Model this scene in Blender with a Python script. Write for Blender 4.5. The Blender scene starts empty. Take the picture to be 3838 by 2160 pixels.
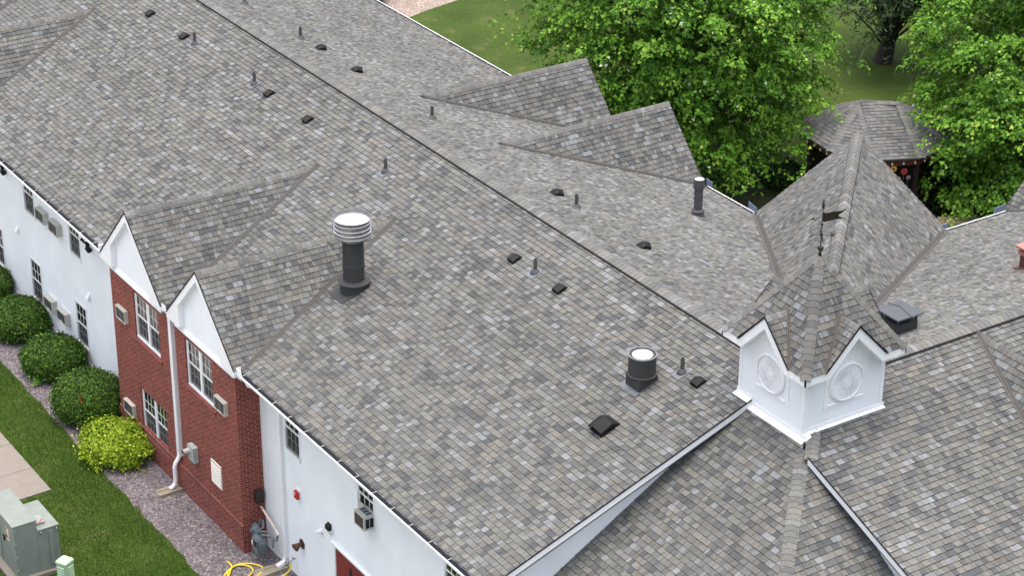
import bpy, math, random
import numpy as np
from mathutils import Vector, Matrix
random.seed(7)
rng = np.random.default_rng(11)
S = bpy.context.scene
COL = S.collection
rad = math.radians

# ------------------------------------------------------------------ camera
cam_d = bpy.data.cameras.new('camera')
cam = bpy.data.objects.new('camera', cam_d)
COL.objects.link(cam)
S.camera = cam
CY, CP, CR = 0.989423, 0.467373, 0.004953
cyw, syw, cp_, sp_ = math.cos(CY), math.sin(CY), math.cos(CP), math.sin(CP)
fwd = Vector((-syw * cp_, cyw * cp_, -sp_))
rgt = Vector((cyw, syw, 0))
upv = rgt.cross(fwd)
r2 = math.cos(CR) * rgt + math.sin(CR) * upv
u2 = -math.sin(CR) * rgt + math.cos(CR) * upv
M = Matrix((r2, u2, -fwd)).transposed().to_4x4()
M.translation = Vector((42.5215, -20.2520, 31.0434))
cam.matrix_world = M
cam_d.sensor_width = 36.0
cam_d.lens = 8412.55 / 3838.0 * 36.0
cam_d.clip_start = 1.0
cam_d.clip_end = 1500.0

# ------------------------------------------------------------------ world, sun, exposure
SUN_EL, SUN_AZ = rad(88), rad(-35)          # azimuth measured from +y towards +x
W = bpy.data.worlds.new('World')
S.world = W
W.use_nodes = True
wn = W.node_tree.nodes
sky = wn.new('ShaderNodeTexSky')
sky.sky_type = 'NISHITA'
sky.sun_disc = False
sky.sun_elevation = SUN_EL
sky.sun_rotation = SUN_AZ
sky.air_density = 0.9
sky.dust_density = 9.0
sky.ozone_density = 1.0
bg = wn['Background']
bg.inputs['Strength'].default_value = 0.15
W.node_tree.links.new(sky.outputs[0], bg.inputs['Color'])
sun_d = bpy.data.lights.new('sun', 'SUN')
sun_d.energy = 1.2
sun_d.angle = rad(130)
sun_d.color = (1.0, 0.985, 0.965)
sun = bpy.data.objects.new('sun', sun_d)
COL.objects.link(sun)
sdir = Vector((math.sin(SUN_AZ) * math.cos(SUN_EL), math.cos(SUN_AZ) * math.cos(SUN_EL), math.sin(SUN_EL)))
sun.rotation_euler = sdir.to_track_quat('Z', 'Y').to_euler()
sun.location = (0, 0, 60)
S.view_settings.view_transform = 'Standard'
S.view_settings.look = 'None'
S.view_settings.exposure = 1.02
S.view_settings.gamma = 1.0
S.view_settings.use_curve_mapping = False

# ------------------------------------------------------------------ materials
def lin(c):
    return tuple((x / 255 / 12.92) if x / 255 <= 0.04045 else ((x / 255 + 0.055) / 1.055) ** 2.4 for x in c)

def mat(name, col, rough=0.6, metal=0.0, noise=0.0, nscale=6.0, bump=0.0, bscale=40.0, spec=0.5, var=None):
    m = bpy.data.materials.new(name)
    m.use_nodes = True
    nt = m.node_tree
    b = nt.nodes['Principled BSDF']
    b.inputs['Roughness'].default_value = rough
    b.inputs['Metallic'].default_value = metal
    b.inputs['Specular IOR Level'].default_value = spec
    if max(col) < 0.58: col = tuple(x * 0.82 for x in col)
    c = (*col, 1)
    b.inputs['Base Color'].default_value = c
    tc = nt.nodes.new('ShaderNodeTexCoord')
    if noise:
        n = nt.nodes.new('ShaderNodeTexNoise')
        n.inputs['Scale'].default_value = nscale
        n.inputs['Detail'].default_value = 6
        nt.links.new(tc.outputs['Object'], n.inputs['Vector'])
        r = nt.nodes.new('ShaderNodeValToRGB')
        v = var or [tuple(x * (1 - noise) for x in col), tuple(min(1, x * (1 + noise)) for x in col)]
        r.color_ramp.elements[0].position = 0.3
        r.color_ramp.elements[1].position = 0.7
        r.color_ramp.elements[0].color = (*v[0], 1)
        r.color_ramp.elements[1].color = (*v[1], 1)
        nt.links.new(n.outputs['Fac'], r.inputs['Fac'])
        nt.links.new(r.outputs['Color'], b.inputs['Base Color'])
    if bump:
        n2 = nt.nodes.new('ShaderNodeTexNoise')
        n2.inputs['Scale'].default_value = bscale
        n2.inputs['Detail'].default_value = 4
        nt.links.new(tc.outputs['Object'], n2.inputs['Vector'])
        bp = nt.nodes.new('ShaderNodeBump')
        bp.inputs['Strength'].default_value = bump
        bp.inputs['Distance'].default_value = 0.02
        nt.links.new(n2.outputs['Fac'], bp.inputs['Height'])
        nt.links.new(bp.outputs['Normal'], b.inputs['Normal'])
    return m

def mat_attr(name, rough=0.95, grain=0.2, gscale=60.0, large=0.1, spec=0.2):
    """colour from the mesh's 'tone' attribute (each shingle / leaf its own colour) times fine grain"""
    m = bpy.data.materials.new(name)
    m.use_nodes = True
    nt = m.node_tree
    b = nt.nodes['Principled BSDF']
    b.inputs['Roughness'].default_value = rough
    b.inputs['Specular IOR Level'].default_value = spec
    a = nt.nodes.new('ShaderNodeAttribute')
    a.attribute_name = 'tone'
    tc = nt.nodes.new('ShaderNodeTexCoord')
    cur = a.outputs['Color']
    for sc, amt in ((gscale, grain), (0.35, large)):
        if not amt:
            continue
        n = nt.nodes.new('ShaderNodeTexNoise')
        n.inputs['Scale'].default_value = sc
        n.inputs['Detail'].default_value = 3
        nt.links.new(tc.outputs['Object'], n.inputs['Vector'])
        mr = nt.nodes.new('ShaderNodeMapRange')
        mr.inputs['From Min'].default_value = 0.25
        mr.inputs['From Max'].default_value = 0.75
        mr.inputs['To Min'].default_value = 1 - amt
        mr.inputs['To Max'].default_value = 1 + amt
        nt.links.new(n.outputs['Fac'], mr.inputs['Value'])
        mx = nt.nodes.new('ShaderNodeVectorMath')
        mx.operation = 'SCALE'
        nt.links.new(cur, mx.inputs[0])
        nt.links.new(mr.outputs[0], mx.inputs['Scale'])
        cur = mx.outputs[0]
    nt.links.new(cur, b.inputs['Base Color'])
    return m

def mat_brick(name):
    m = bpy.data.materials.new(name)
    m.use_nodes = True
    nt = m.node_tree
    b = nt.nodes['Principled BSDF']
    b.inputs['Roughness'].default_value = 0.9
    b.inputs['Specular IOR Level'].default_value = 0.2
    uv = nt.nodes.new('ShaderNodeUVMap')
    uv.uv_map = 'UVMap'
    t = nt.nodes.new('ShaderNodeTexBrick')
    t.inputs['Scale'].default_value = 1.0
    t.inputs['Brick Width'].default_value = 0.2032
    t.inputs['Row Height'].default_value = 0.0677
    t.inputs['Mortar Size'].default_value = 0.0065
    t.inputs['Mortar Smooth'].default_value = 0.2
    t.inputs['Bias'].default_value = -0.1
    t.inputs['Color1'].default_value = (*lin((128, 62, 51)), 1)
    t.inputs['Color2'].default_value = (*lin((96, 43, 37)), 1)
    t.inputs['Mortar'].default_value = (*lin((166, 130, 122)), 1)
    nt.links.new(uv.outputs[0], t.inputs['Vector'])
    n = nt.nodes.new('ShaderNodeTexNoise')
    n.inputs['Scale'].default_value = 9
    n.inputs['Detail'].default_value = 6
    nt.links.new(uv.outputs[0], n.inputs['Vector'])
    mr = nt.nodes.new('ShaderNodeMapRange')
    mr.inputs['From Min'].default_value = 0.3
    mr.inputs['From Max'].default_value = 0.7
    mr.inputs['To Min'].default_value = 0.78
    mr.inputs['To Max'].default_value = 1.2
    nt.links.new(n.outputs['Fac'], mr.inputs['Value'])
    mx = nt.nodes.new('ShaderNodeVectorMath')
    mx.operation = 'SCALE'
    nt.links.new(t.outputs['Color'], mx.inputs[0])
    nt.links.new(mr.outputs[0], mx.inputs['Scale'])
    nt.links.new(mx.outputs[0], b.inputs['Base Color'])
    bp = nt.nodes.new('ShaderNodeBump')
    bp.inputs['Strength'].default_value = 0.6
    bp.inputs['Distance'].default_value = 0.01
    bp.invert = True
    nt.links.new(t.outputs['Fac'], bp.inputs['Height'])
    nt.links.new(bp.outputs['Normal'], b.inputs['Normal'])
    return m

def mat_cells(name, cols, scale, rough=0.9, bump=0.8, dist=0.03):
    """stones / clods: a Voronoi cell is one stone, each with a colour of its own"""
    m = bpy.data.materials.new(name)
    m.use_nodes = True
    nt = m.node_tree
    b = nt.nodes['Principled BSDF']
    b.inputs['Roughness'].default_value = rough
    b.inputs['Specular IOR Level'].default_value = 0.25
    tc = nt.nodes.new('ShaderNodeTexCoord')
    v = nt.nodes.new('ShaderNodeTexVoronoi')
    v.inputs['Scale'].default_value = scale
    nt.links.new(tc.outputs['Object'], v.inputs['Vector'])
    s = nt.nodes.new('ShaderNodeSeparateColor')
    nt.links.new(v.outputs['Color'], s.inputs[0])
    r = nt.nodes.new('ShaderNodeValToRGB')
    el = r.color_ramp.elements
    while len(el) < len(cols):
        el.new(0.5)
    for i, c in enumerate(cols):
        el[i].position = i / (len(cols) - 1)
        el[i].color = (*c, 1)
    nt.links.new(s.outputs[0], r.inputs['Fac'])
    nz = nt.nodes.new('ShaderNodeTexNoise')
    nz.inputs['Scale'].default_value = 1.1
    nz.inputs['Detail'].default_value = 5
    nt.links.new(tc.outputs['Object'], nz.inputs['Vector'])
    mr = nt.nodes.new('ShaderNodeMapRange')
    mr.inputs['From Min'].default_value = 0.3
    mr.inputs['From Max'].default_value = 0.7
    mr.inputs['To Min'].default_value = 0.85
    mr.inputs['To Max'].default_value = 1.12
    nt.links.new(nz.outputs['Fac'], mr.inputs['Value'])
    mx = nt.nodes.new('ShaderNodeVectorMath')
    mx.operation = 'SCALE'
    nt.links.new(r.outputs['Color'], mx.inputs[0])
    nt.links.new(mr.outputs[0], mx.inputs['Scale'])
    nt.links.new(mx.outputs[0], b.inputs['Base Color'])
    bp = nt.nodes.new('ShaderNodeBump')
    bp.inputs['Strength'].default_value = bump
    bp.inputs['Distance'].default_value = dist
    bp.invert = True
    nt.links.new(v.outputs['Distance'], bp.inputs['Height'])
    nt.links.new(bp.outputs['Normal'], b.inputs['Normal'])
    return m

def mat_leaf(name, rough=0.5, trans=0.35):
    m = bpy.data.materials.new(name)
    m.use_nodes = True
    nt = m.node_tree
    b = nt.nodes['Principled BSDF']
    b.inputs['Roughness'].default_value = rough
    b.inputs['Specular IOR Level'].default_value = 0.18
    a = nt.nodes.new('ShaderNodeAttribute')
    a.attribute_name = 'tone'
    nt.links.new(a.outputs['Color'], b.inputs['Base Color'])
    t = nt.nodes.new('ShaderNodeBsdfTranslucent')
    nt.links.new(a.outputs['Color'], t.inputs['Color'])
    mx = nt.nodes.new('ShaderNodeMixShader')
    mx.inputs[0].default_value = trans
    nt.links.new(b.outputs[0], mx.inputs[1])
    nt.links.new(t.outputs[0], mx.inputs[2])
    nt.links.new(mx.outputs[0], nt.nodes['Material Output'].inputs['Surface'])
    return m

def mat_glass(name):
    m = bpy.data.materials.new(name)
    m.use_nodes = True
    nt = m.node_tree
    nt.nodes.remove(nt.nodes['Principled BSDF'])
    tr = nt.nodes.new('ShaderNodeBsdfTransparent')
    tr.inputs[0].default_value = (0.72, 0.76, 0.75, 1)
    gl = nt.nodes.new('ShaderNodeBsdfGlossy')
    gl.inputs['Roughness'].default_value = 0.02
    lw = nt.nodes.new('ShaderNodeFresnel')
    lw.inputs['IOR'].default_value = 1.6
    ad = nt.nodes.new('ShaderNodeMath')
    ad.operation = 'ADD'
    ad.inputs[1].default_value = 0.06
    nt.links.new(lw.outputs[0], ad.inputs[0])
    mx = nt.nodes.new('ShaderNodeMixShader')
    nt.links.new(ad.outputs[0], mx.inputs[0])
    nt.links.new(tr.outputs[0], mx.inputs[1])
    nt.links.new(gl.outputs[0], mx.inputs[2])
    nt.links.new(mx.outputs[0], nt.nodes['Material Output'].inputs['Surface'])
    return m

def mat_screen(name):
    m = bpy.data.materials.new(name)
    m.use_nodes = True
    nt = m.node_tree
    b = nt.nodes['Principled BSDF']
    b.inputs['Base Color'].default_value = (0.06, 0.062, 0.065, 1)
    b.inputs['Roughness'].default_value = 0.8
    tr = nt.nodes.new('ShaderNodeBsdfTransparent')
    mx = nt.nodes.new('ShaderNodeMixShader')
    mx.inputs[0].default_value = 0.55
    nt.links.new(tr.outputs[0], mx.inputs[1])
    nt.links.new(b.outputs[0], mx.inputs[2])
    nt.links.new(mx.outputs[0], nt.nodes['Material Output'].inputs['Surface'])
    return m

M_SHING = mat_attr('shingle_granules', grain=0.16, gscale=38, large=0.09)
M_WHITE = mat('white_vinyl', lin((222, 229, 234)), 0.5, noise=0.05, nscale=1.1, spec=.3)
M_TRIM = mat('white_trim', lin((228, 232, 236)), 0.4, noise=0.02, nscale=2)
M_BRICK = mat_brick('red_brick')
M_FLASH = mat('grey_flashing', lin((88, 87, 85)), 0.65, 0.1, noise=0.08, spec=.3)
M_LEAD = mat('dark_grey_paint', lin((62, 65, 66)), 0.6, 0.0, noise=0.1, nscale=3, spec=.3)
M_PIPE = mat('grey_pipe', lin((84, 85, 86)), 0.6, 0.0, spec=.3, noise=0.12, nscale=8)
M_BOOT = mat('blue_grey_flashing', lin((104, 110, 118)), 0.55, 0.1, noise=0.08)
M_BLACK = mat('black_plastic', lin((22, 23, 26)), 0.6, noise=0.1, spec=.25)
M_GAP = mat('black_vent_gap', (0.008, 0.008, 0.009), 0.8)  # near-black colour stands in for the shade in vent gaps
M_GUARD = mat('gutter_guard', lin((26, 31, 40)), 0.75, 0.0, noise=0.15, nscale=4, spec=0.15)
M_STEEL = mat('galvanised_steel', (0.25, 0.255, 0.265), 0.4, 0.55, noise=0.12, nscale=7)
M_STEELTOP = mat('bright_steel_cap', (0.74, 0.75, 0.77), 0.4, 0.4, noise=0.05)
M_GLASS = mat_glass('window_glass')
M_SCREEN = mat_screen('insect_screen')
M_DARK = mat('dark_room', (0.02, 0.021, 0.022), 0.9)
M_BLIND = mat('beige_blind', lin((196, 192, 180)), 0.8, noise=0.05)
M_AC = mat('beige_enamel', lin((196, 196, 186)), 0.5, noise=0.05, nscale=5)
M_ACGRILL = mat('condenser_fins', lin((112, 116, 118)), 0.5, 0.5, noise=0.2, nscale=30)
M_ACDARK = mat('dark_fins', lin((70, 60, 54)), 0.6, noise=0.2, nscale=25)
M_RED = mat('red_paint', lin((126, 40, 36)), 0.5, noise=0.05)
M_ALARM = mat('alarm_red', lin((190, 24, 30)), 0.35)
M_BROWN = mat('bronze_metal', lin((62, 52, 46)), 0.5, 0.3, noise=0.15)
M_BRASS = mat('weathered_brass', lin((96, 70, 56)), 0.5, 0.5, noise=0.2)
M_METER = mat('meter_grey_paint', lin((104, 116, 124)), 0.5, 0.1, noise=0.2, nscale=9)
M_PINKPIPE = mat('primed_pipe', lin((206, 190, 176)), 0.6, noise=0.15, nscale=9)
M_EBOX = mat('grey_enamel', lin((176, 184, 184)), 0.45, noise=0.06)
M_XFMR = mat('transformer_green', lin((126, 136, 131)), 0.5, noise=0.09, nscale=3)
M_RUST = mat('rust', lin((150, 92, 66)), 0.9, noise=0.3, nscale=20)
M_PED = mat('pale_green_plastic', lin((166, 196, 164)), 0.5, noise=0.04)
M_CONC = mat('concrete', lin((132, 127, 120)), 0.9, noise=0.07, nscale=5, bump=0.2, bscale=60)
M_BLOCK = mat('weathered_concrete', lin((158, 150, 132)), 0.95, noise=0.18, nscale=12, bump=0.3)
M_HOSE = mat('yellow_hose', lin((226, 200, 60)), 0.4)
M_WOODR = mat('red_cedar', lin((112, 56, 34)), 0.6, noise=0.35, nscale=5)
M_WOODD = mat('dark_wood', lin((46, 30, 24)), 0.7, noise=0.3, nscale=6)
M_WOODP = mat('pale_wood', lin((176, 160, 128)), 0.8, noise=0.15, nscale=8)
M_BRONZE = mat('vane_bronze', lin((58, 54, 46)), 0.5, 0.6, noise=0.2, nscale=14)
M_BARK = mat('grey_bark', lin((104, 98, 90)), 0.95, noise=0.3, nscale=8, bump=0.6, bscale=25)
M_BARKD = mat('dark_bark', lin((62, 54, 48)), 0.95, noise=0.3, nscale=8, bump=0.6, bscale=25)
M_LEAF = mat_leaf('maple_leaf', 0.5, 0.26)
M_LEAFD = mat_leaf('walnut_leaf', 0.45, 0.25)
M_YEW = mat_leaf('yew_needle', 0.55, 0.15)
M_GOLD = mat_leaf('golden_spirea_leaf', 0.5, 0.3)
M_CORE = mat('shrub_dark_core', lin((30, 34, 18)), 0.95)
M_GRASSB = mat_leaf('grass_blade', 0.55, 0.3)
M_GRAVEL = mat_cells('mauve_gravel', [lin((72, 68, 72)), lin((100, 94, 98)), lin((120, 114, 118)), lin((86, 80, 84)), lin((154, 150, 151))], 22)
M_GRAVELB = mat_cells('brown_gravel', [lin((110, 100, 96)), lin((140, 130, 120)), lin((124, 110, 106)), lin((168, 158, 146))], 16)
M_STONE = mat('edging_stone', lin((132, 120, 102)), 0.9, noise=0.2, nscale=9)
M_SOIL = mat('shaded_soil', lin((56, 52, 36)), 0.95, noise=0.35, nscale=2.5, var=[lin((50, 44, 32)), lin((60, 72, 34))])

def mat_lawn():
    m = mat('lawn', (0.05, 0.09, 0.02), 0.9, spec=0.2)
    nt = m.node_tree
    b = nt.nodes['Principled BSDF']
    tc = nt.nodes.new('ShaderNodeTexCoord')
    def ramp(scale, c0, c1, detail=5, p0=.3, p1=.7):
        n = nt.nodes.new('ShaderNodeTexNoise')
        n.inputs['Scale'].default_value = scale
        n.inputs['Detail'].default_value = detail
        nt.links.new(tc.outputs['Object'], n.inputs['Vector'])
        r = nt.nodes.new('ShaderNodeValToRGB')
        r.color_ramp.elements[0].position = p0
        r.color_ramp.elements[1].position = p1
        r.color_ramp.elements[0].color = (*c0, 1)
        r.color_ramp.elements[1].color = (*c1, 1)
        nt.links.new(n.outputs['Fac'], r.inputs['Fac'])
        return r.outputs['Color']
    a = ramp(0.45, lin((47, 68, 20)), lin((66, 84, 32)))
    f = ramp(26, (0.55, 0.55, 0.5), (1.35, 1.35, 1.2), 4, .35, .65)
    g = ramp(5, (0.8, 0.82, 0.8), (1.15, 1.12, 1.15), 4)
    m1 = nt.nodes.new('ShaderNodeVectorMath'); m1.operation = 'MULTIPLY'
    m2 = nt.nodes.new('ShaderNodeVectorMath'); m2.operation = 'MULTIPLY'
    nt.links.new(a, m1.inputs[0]); nt.links.new(f, m1.inputs[1])
    nt.links.new(m1.outputs[0], m2.inputs[0]); nt.links.new(g, m2.inputs[1])
    nd = nt.nodes.new('ShaderNodeTexNoise'); nd.inputs['Scale'].default_value = .9; nd.inputs['Detail'].default_value = 7
    nt.links.new(tc.outputs['Object'], nd.inputs['Vector'])
    rd = nt.nodes.new('ShaderNodeValToRGB'); rd.color_ramp.elements[0].position = .6; rd.color_ramp.elements[1].position = .72
    rd.color_ramp.elements[1].color = (.55, .55, .55, 1)
    nt.links.new(nd.outputs['Fac'], rd.inputs['Fac'])
    mxd = nt.nodes.new('ShaderNodeMix'); mxd.data_type = 'RGBA'
    nt.links.new(rd.outputs['Color'], mxd.inputs['Factor'])
    nt.links.new(m2.outputs[0], mxd.inputs['A']); mxd.inputs['B'].default_value = (*lin((98, 92, 66)), 1)
    nt.links.new(mxd.outputs['Result'], b.inputs['Base Color'])
    n = nt.nodes.new('ShaderNodeTexNoise'); n.inputs['Scale'].default_value = 30
    nt.links.new(tc.outputs['Object'], n.inputs['Vector'])
    bp = nt.nodes.new('ShaderNodeBump'); bp.inputs['Strength'].default_value = 0.8; bp.inputs['Distance'].default_value = 0.04
    nt.links.new(n.outputs['Fac'], bp.inputs['Height']); nt.links.new(bp.outputs['Normal'], b.inputs['Normal'])
    return m
M_LAWN = mat_lawn()

# ------------------------------------------------------------------ mesh helpers
class MB:
    def __init__(s):
        s.v = []; s.f = []; s.uv = []; s.c = []; s.hasuv = False
    def face(s, pts, uv=None, col=None):
        i = len(s.v)
        s.v.extend([tuple(p) for p in pts])
        s.f.append(tuple(range(i, i + len(pts))))
        if uv is not None: s.hasuv = True
        s.uv.append(uv)
        s.c.append(col)
    def box(s, x0, x1, y0, y1, z0, z1, col=None, M=None):
        P = [Vector((x, y, z)) for z in (z0, z1) for y in (y0, y1) for x in (x0, x1)]
        if M is not None: P = [M @ p for p in P]
        for q in ((0, 2, 3, 1), (4, 5, 7, 6), (0, 1, 5, 4), (1, 3, 7, 5), (3, 2, 6, 7), (2, 0, 4, 6)):
            s.face([P[k] for k in q], None, col)
    def prism(s, poly, ext, col=None):
        """poly: 3D points in order, ext: extrusion vector"""
        ext = Vector(ext); A = [Vector(p) for p in poly]; B = [p + ext for p in A]
        n = Vector((0, 0, 0))
        for i in range(len(A)):
            n += A[i].cross(A[(i + 1) % len(A)])
        if n.dot(ext) > 0: A, B = B, A
        s.face(A, None, col); s.face(B[::-1], None, col)
        k = len(A)
        for i in range(k):
            j = (i + 1) % k
            s.face([A[j], A[i], B[i], B[j]], None, col)
    def tube(s, path, r, n=8, cap=True, col=None):
        path = [Vector(p) for p in path]
        rs = r if isinstance(r, (list, tuple)) else [r] * len(path)
        rings = []
        ref = None
        for i, p in enumerate(path):
            t = (path[min(i + 1, len(path) - 1)] - path[max(i - 1, 0)]).normalized()
            if ref is None:
                ref = Vector((0, 0, 1)) if abs(t.z) < 0.9 else Vector((1, 0, 0))
            a = t.cross(ref)
            if a.length < 1e-4: a = t.cross(Vector((0.3, 1, 0.2)))
            a.normalize(); b = t.cross(a).normalized(); ref = a.cross(t)
            rings.append([p + (a * math.cos(2 * math.pi * k / n) + b * math.sin(2 * math.pi * k / n)) * rs[i] for k in range(n)])
        base = len(s.v)
        for R in rings: s.v.extend([tuple(q) for q in R])
        for i in range(len(rings) - 1):
            for k in range(n):
                a0 = base + i * n + k; a1 = base + i * n + (k + 1) % n
                s.f.append((a0, a1, a1 + n, a0 + n)); s.uv.append(None); s.c.append(col)
        if cap:
            s.f.append(tuple(base + k for k in range(n))[::-1]); s.uv.append(None); s.c.append(col)
            s.f.append(tuple(base + (len(rings) - 1) * n + k for k in range(n))); s.uv.append(None); s.c.append(col)
    def lathe(s, prof, c=(0, 0, 0), n=24, M=None, col=None):
        """prof: list of (r, z)"""
        base = len(s.v)
        for r, z in prof:
            for k in range(n):
                p = Vector((c[0] + r * math.cos(2 * math.pi * k / n), c[1] + r * math.sin(2 * math.pi * k / n), c[2] + z))
                if M is not None: p = M @ p
                s.v.append(tuple(p))
        for i in range(len(prof) - 1):
            for k in range(n):
                a0 = base + i * n + k; a1 = base + i * n + (k + 1) % n
                s.f.append((a0, a1, a1 + n, a0 + n)); s.uv.append(None); s.c.append(col)
        if prof[0][0] > 1e-6:
            s.f.append(tuple(base + k for k in range(n))[::-1]); s.uv.append(None); s.c.append(col)
        if prof[-1][0] > 1e-6:
            s.f.append(tuple(base + (len(prof) - 1) * n + k for k in range(n))); s.uv.append(None); s.c.append(col)
    def build(s, name, m, parent=None, local=False, smooth=False):
        me = bpy.data.meshes.new(name)
        me.from_pydata(s.v, [], s.f)
        if s.hasuv:
            ul = me.uv_layers.new(name='UVMap')
            arr = []
            for f, u in zip(s.f, s.uv):
                for k in range(len(f)): arr.extend(u[k] if u is not None else (0, 0))
            ul.data.foreach_set('uv', arr)
        if any(c is not None for c in s.c):
            ca = me.color_attributes.new('tone', 'FLOAT_COLOR', 'CORNER')
            arr = []
            for f, c in zip(s.f, s.c):
                c = c or (0.5, 0.5, 0.5)
                for k in range(len(f)): arr.extend((c[0], c[1], c[2], 1))
            ca.data.foreach_set('color', arr)
        if smooth:
            me.polygons.foreach_set('use_smooth', [True] * len(me.polygons))
        me.materials.append(m)
        return link(name, me, parent, local)

def link(name, me, parent=None, local=False):
    o = bpy.data.objects.new(name, me)
    COL.objects.link(o)
    if parent is not None:
        o.parent = parent
        if parent.type == 'EMPTY' and not local:
            o.location = -parent.location
    return o

def tag(o, label, cat, group=None, kind=None):
    if label: o['label'] = label
    if cat: o['category'] = cat
    if group: o['group'] = group
    if kind: o['kind'] = kind
    return o

def thing(name, label, cat, loc=(0, 0, 0), group=None):
    o = bpy.data.objects.new(name, None)
    o.empty_display_size = 0.2
    COL.objects.link(o)
    o.location = loc
    return tag(o, label, cat, group)

def dup(root, loc, label, group=None, rotz=None):
    r = root.copy(); COL.objects.link(r); r.location = loc
    if rotz is not None: r.rotation_euler = (0, 0, rotz)
    r['label'] = label
    if group: r['group'] = group
    for ch in list(root.children):
        c = ch.copy(); COL.objects.link(c); c.parent = r
        for g in list(ch.children):
            d = g.copy(); COL.objects.link(d); d.parent = c
    return r

def V(*a): return Vector(a)
def nrm(a): return Vector(a).normalized()

# ------------------------------------------------------------------ shingles
PAL = [((122, 122, 119), 28), ((110, 111, 110), 18), ((98, 100, 101), 12), ((130, 129, 124), 17), ((137, 134, 127), 12),
       ((136, 138, 138), 10), ((148, 151, 153), 6), ((120, 118, 113), 14)]
PAL_G = [((136, 135, 134), 30), ((126, 126, 127), 25), ((144, 142, 139), 25), ((116, 117, 119), 12)]
def pal(p):
    cs = [tuple(x * k for x, k in zip(lin(c), (.555, .58, .60))) for c, w in p]; ws = [w for c, w in p]
    return cs, ws
SHW = 0.1429

def clip(poly, planes):
    for (a, b, c) in planes:           # keep a*u+b*v+c >= 0
        out = []
        k = len(poly)
        for i in range(k):
            p, q = poly[i], poly[(i + 1) % k]
            dp = a * p[0] + b * p[1] + c; dq = a * q[0] + b * q[1] + c
            if dp >= 0: out.append(p)
            if (dp < 0) != (dq < 0):
                t = dp / (dp - dq); out.append((p[0] + t * (q[0] - p[0]), p[1] + t * (q[1] - p[1])))
        poly = out
        if len(poly) < 3: return []
    return poly

def shingles(mb, O, U, poly3, seed, palette=PAL, thick=0.015, exp=SHW, wmul=1.0, lift=0.0):
    """lay shingle courses on the plane through O: U runs along the courses, poly3 is the convex outline (3D points)"""
    rnd = random.Random(seed)
    O = Vector(O); U = nrm(U)
    n = Vector((0, 0, 0))
    P = [Vector(p) for p in poly3]
    for i in range(len(P)): n += (P[i] - P[0]).cross(P[(i + 1) % len(P)] - P[0])
    n.normalize()
    if n.z < 0: n = -n
    Vv = n.cross(U)
    if Vv.z < 0: Vv = -Vv
    uv = [((p - O).dot(U), (p - O).dot(Vv)) for p in P]
    area = sum(uv[i][0] * uv[(i + 1) % len(uv)][1] - uv[(i + 1) % len(uv)][0] * uv[i][1] for i in range(len(uv)))
    if area < 0: uv = uv[::-1]
    planes = []
    for i in range(len(uv)):
        p, q = uv[i], uv[(i + 1) % len(uv)]
        a, b = -(q[1] - p[1]), (q[0] - p[0])
        l = math.hypot(a, b)
        if l < 1e-6: continue
        planes.append((a / l, b / l, -(a * p[0] + b * p[1]) / l))
    u0, u1 = min(p[0] for p in uv), max(p[0] for p in uv)
    v0, v1 = min(p[1] for p in uv), max(p[1] for p in uv)
    cs, ws = pal(palette)
    def at(u, v, h): return O + U * u + Vv * v + n * (h + lift)
    mb.face([at(p[0], p[1], -0.004) for p in uv], None, (0.03, 0.03, 0.03))
    r0 = int(math.floor(v0 / exp))
    for row in range(r0, int(math.ceil(v1 / exp))):
        a, b = row * exp, (row + 1) * exp
        # extent of this row
        u = u0 - rnd.random() * 0.3
        raised = rnd.random() < .5
        rowj = 1 + rnd.uniform(-.05, .05)
        prev = None
        while u < u1:
            w = (rnd.choice((0.08, 0.1, 0.115, 0.13, 0.15, 0.18)) + rnd.uniform(-.012, .012)) * wmul
            q = [(u + .003, a), (u + w - .003, a), (u + w - .003, b), (u + .003, b)]
            d = [min(pl[0] * x + pl[1] * y + pl[2] for pl in planes) for x, y in q]
            raised = not raised if rnd.random() < .75 else raised
            c = rnd.choices(cs, ws)[0]
            if prev is not None and rnd.random() < .12: c = prev
            prev = c
            j = rowj * rnd.uniform(.94, 1.06)
            c = tuple(x * j for x in c)
            if min(d) >= 0: pg = q
            elif max(d) < -1.2: u += w; continue
            else: pg = clip(q, planes)
            if pg:
                hb = thick + (0.008 if raised else 0.0)
                def h(v): return hb + (0.002 - hb) * ((v - a) / exp)
                mb.face([at(x, y, h(y)) for x, y in pg], None, c)
                bot = [p for p in pg if abs(p[1] - a) < 1e-6]
                if len(bot) >= 2:
                    x0, x1 = min(p[0] for p in bot), max(p[0] for p in bot)
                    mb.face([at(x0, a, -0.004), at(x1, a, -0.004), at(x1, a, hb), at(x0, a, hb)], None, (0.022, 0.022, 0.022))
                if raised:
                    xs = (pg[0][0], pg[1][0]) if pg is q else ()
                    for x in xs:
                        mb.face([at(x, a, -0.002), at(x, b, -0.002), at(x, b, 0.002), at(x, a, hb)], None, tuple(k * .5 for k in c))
            u += w

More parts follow.
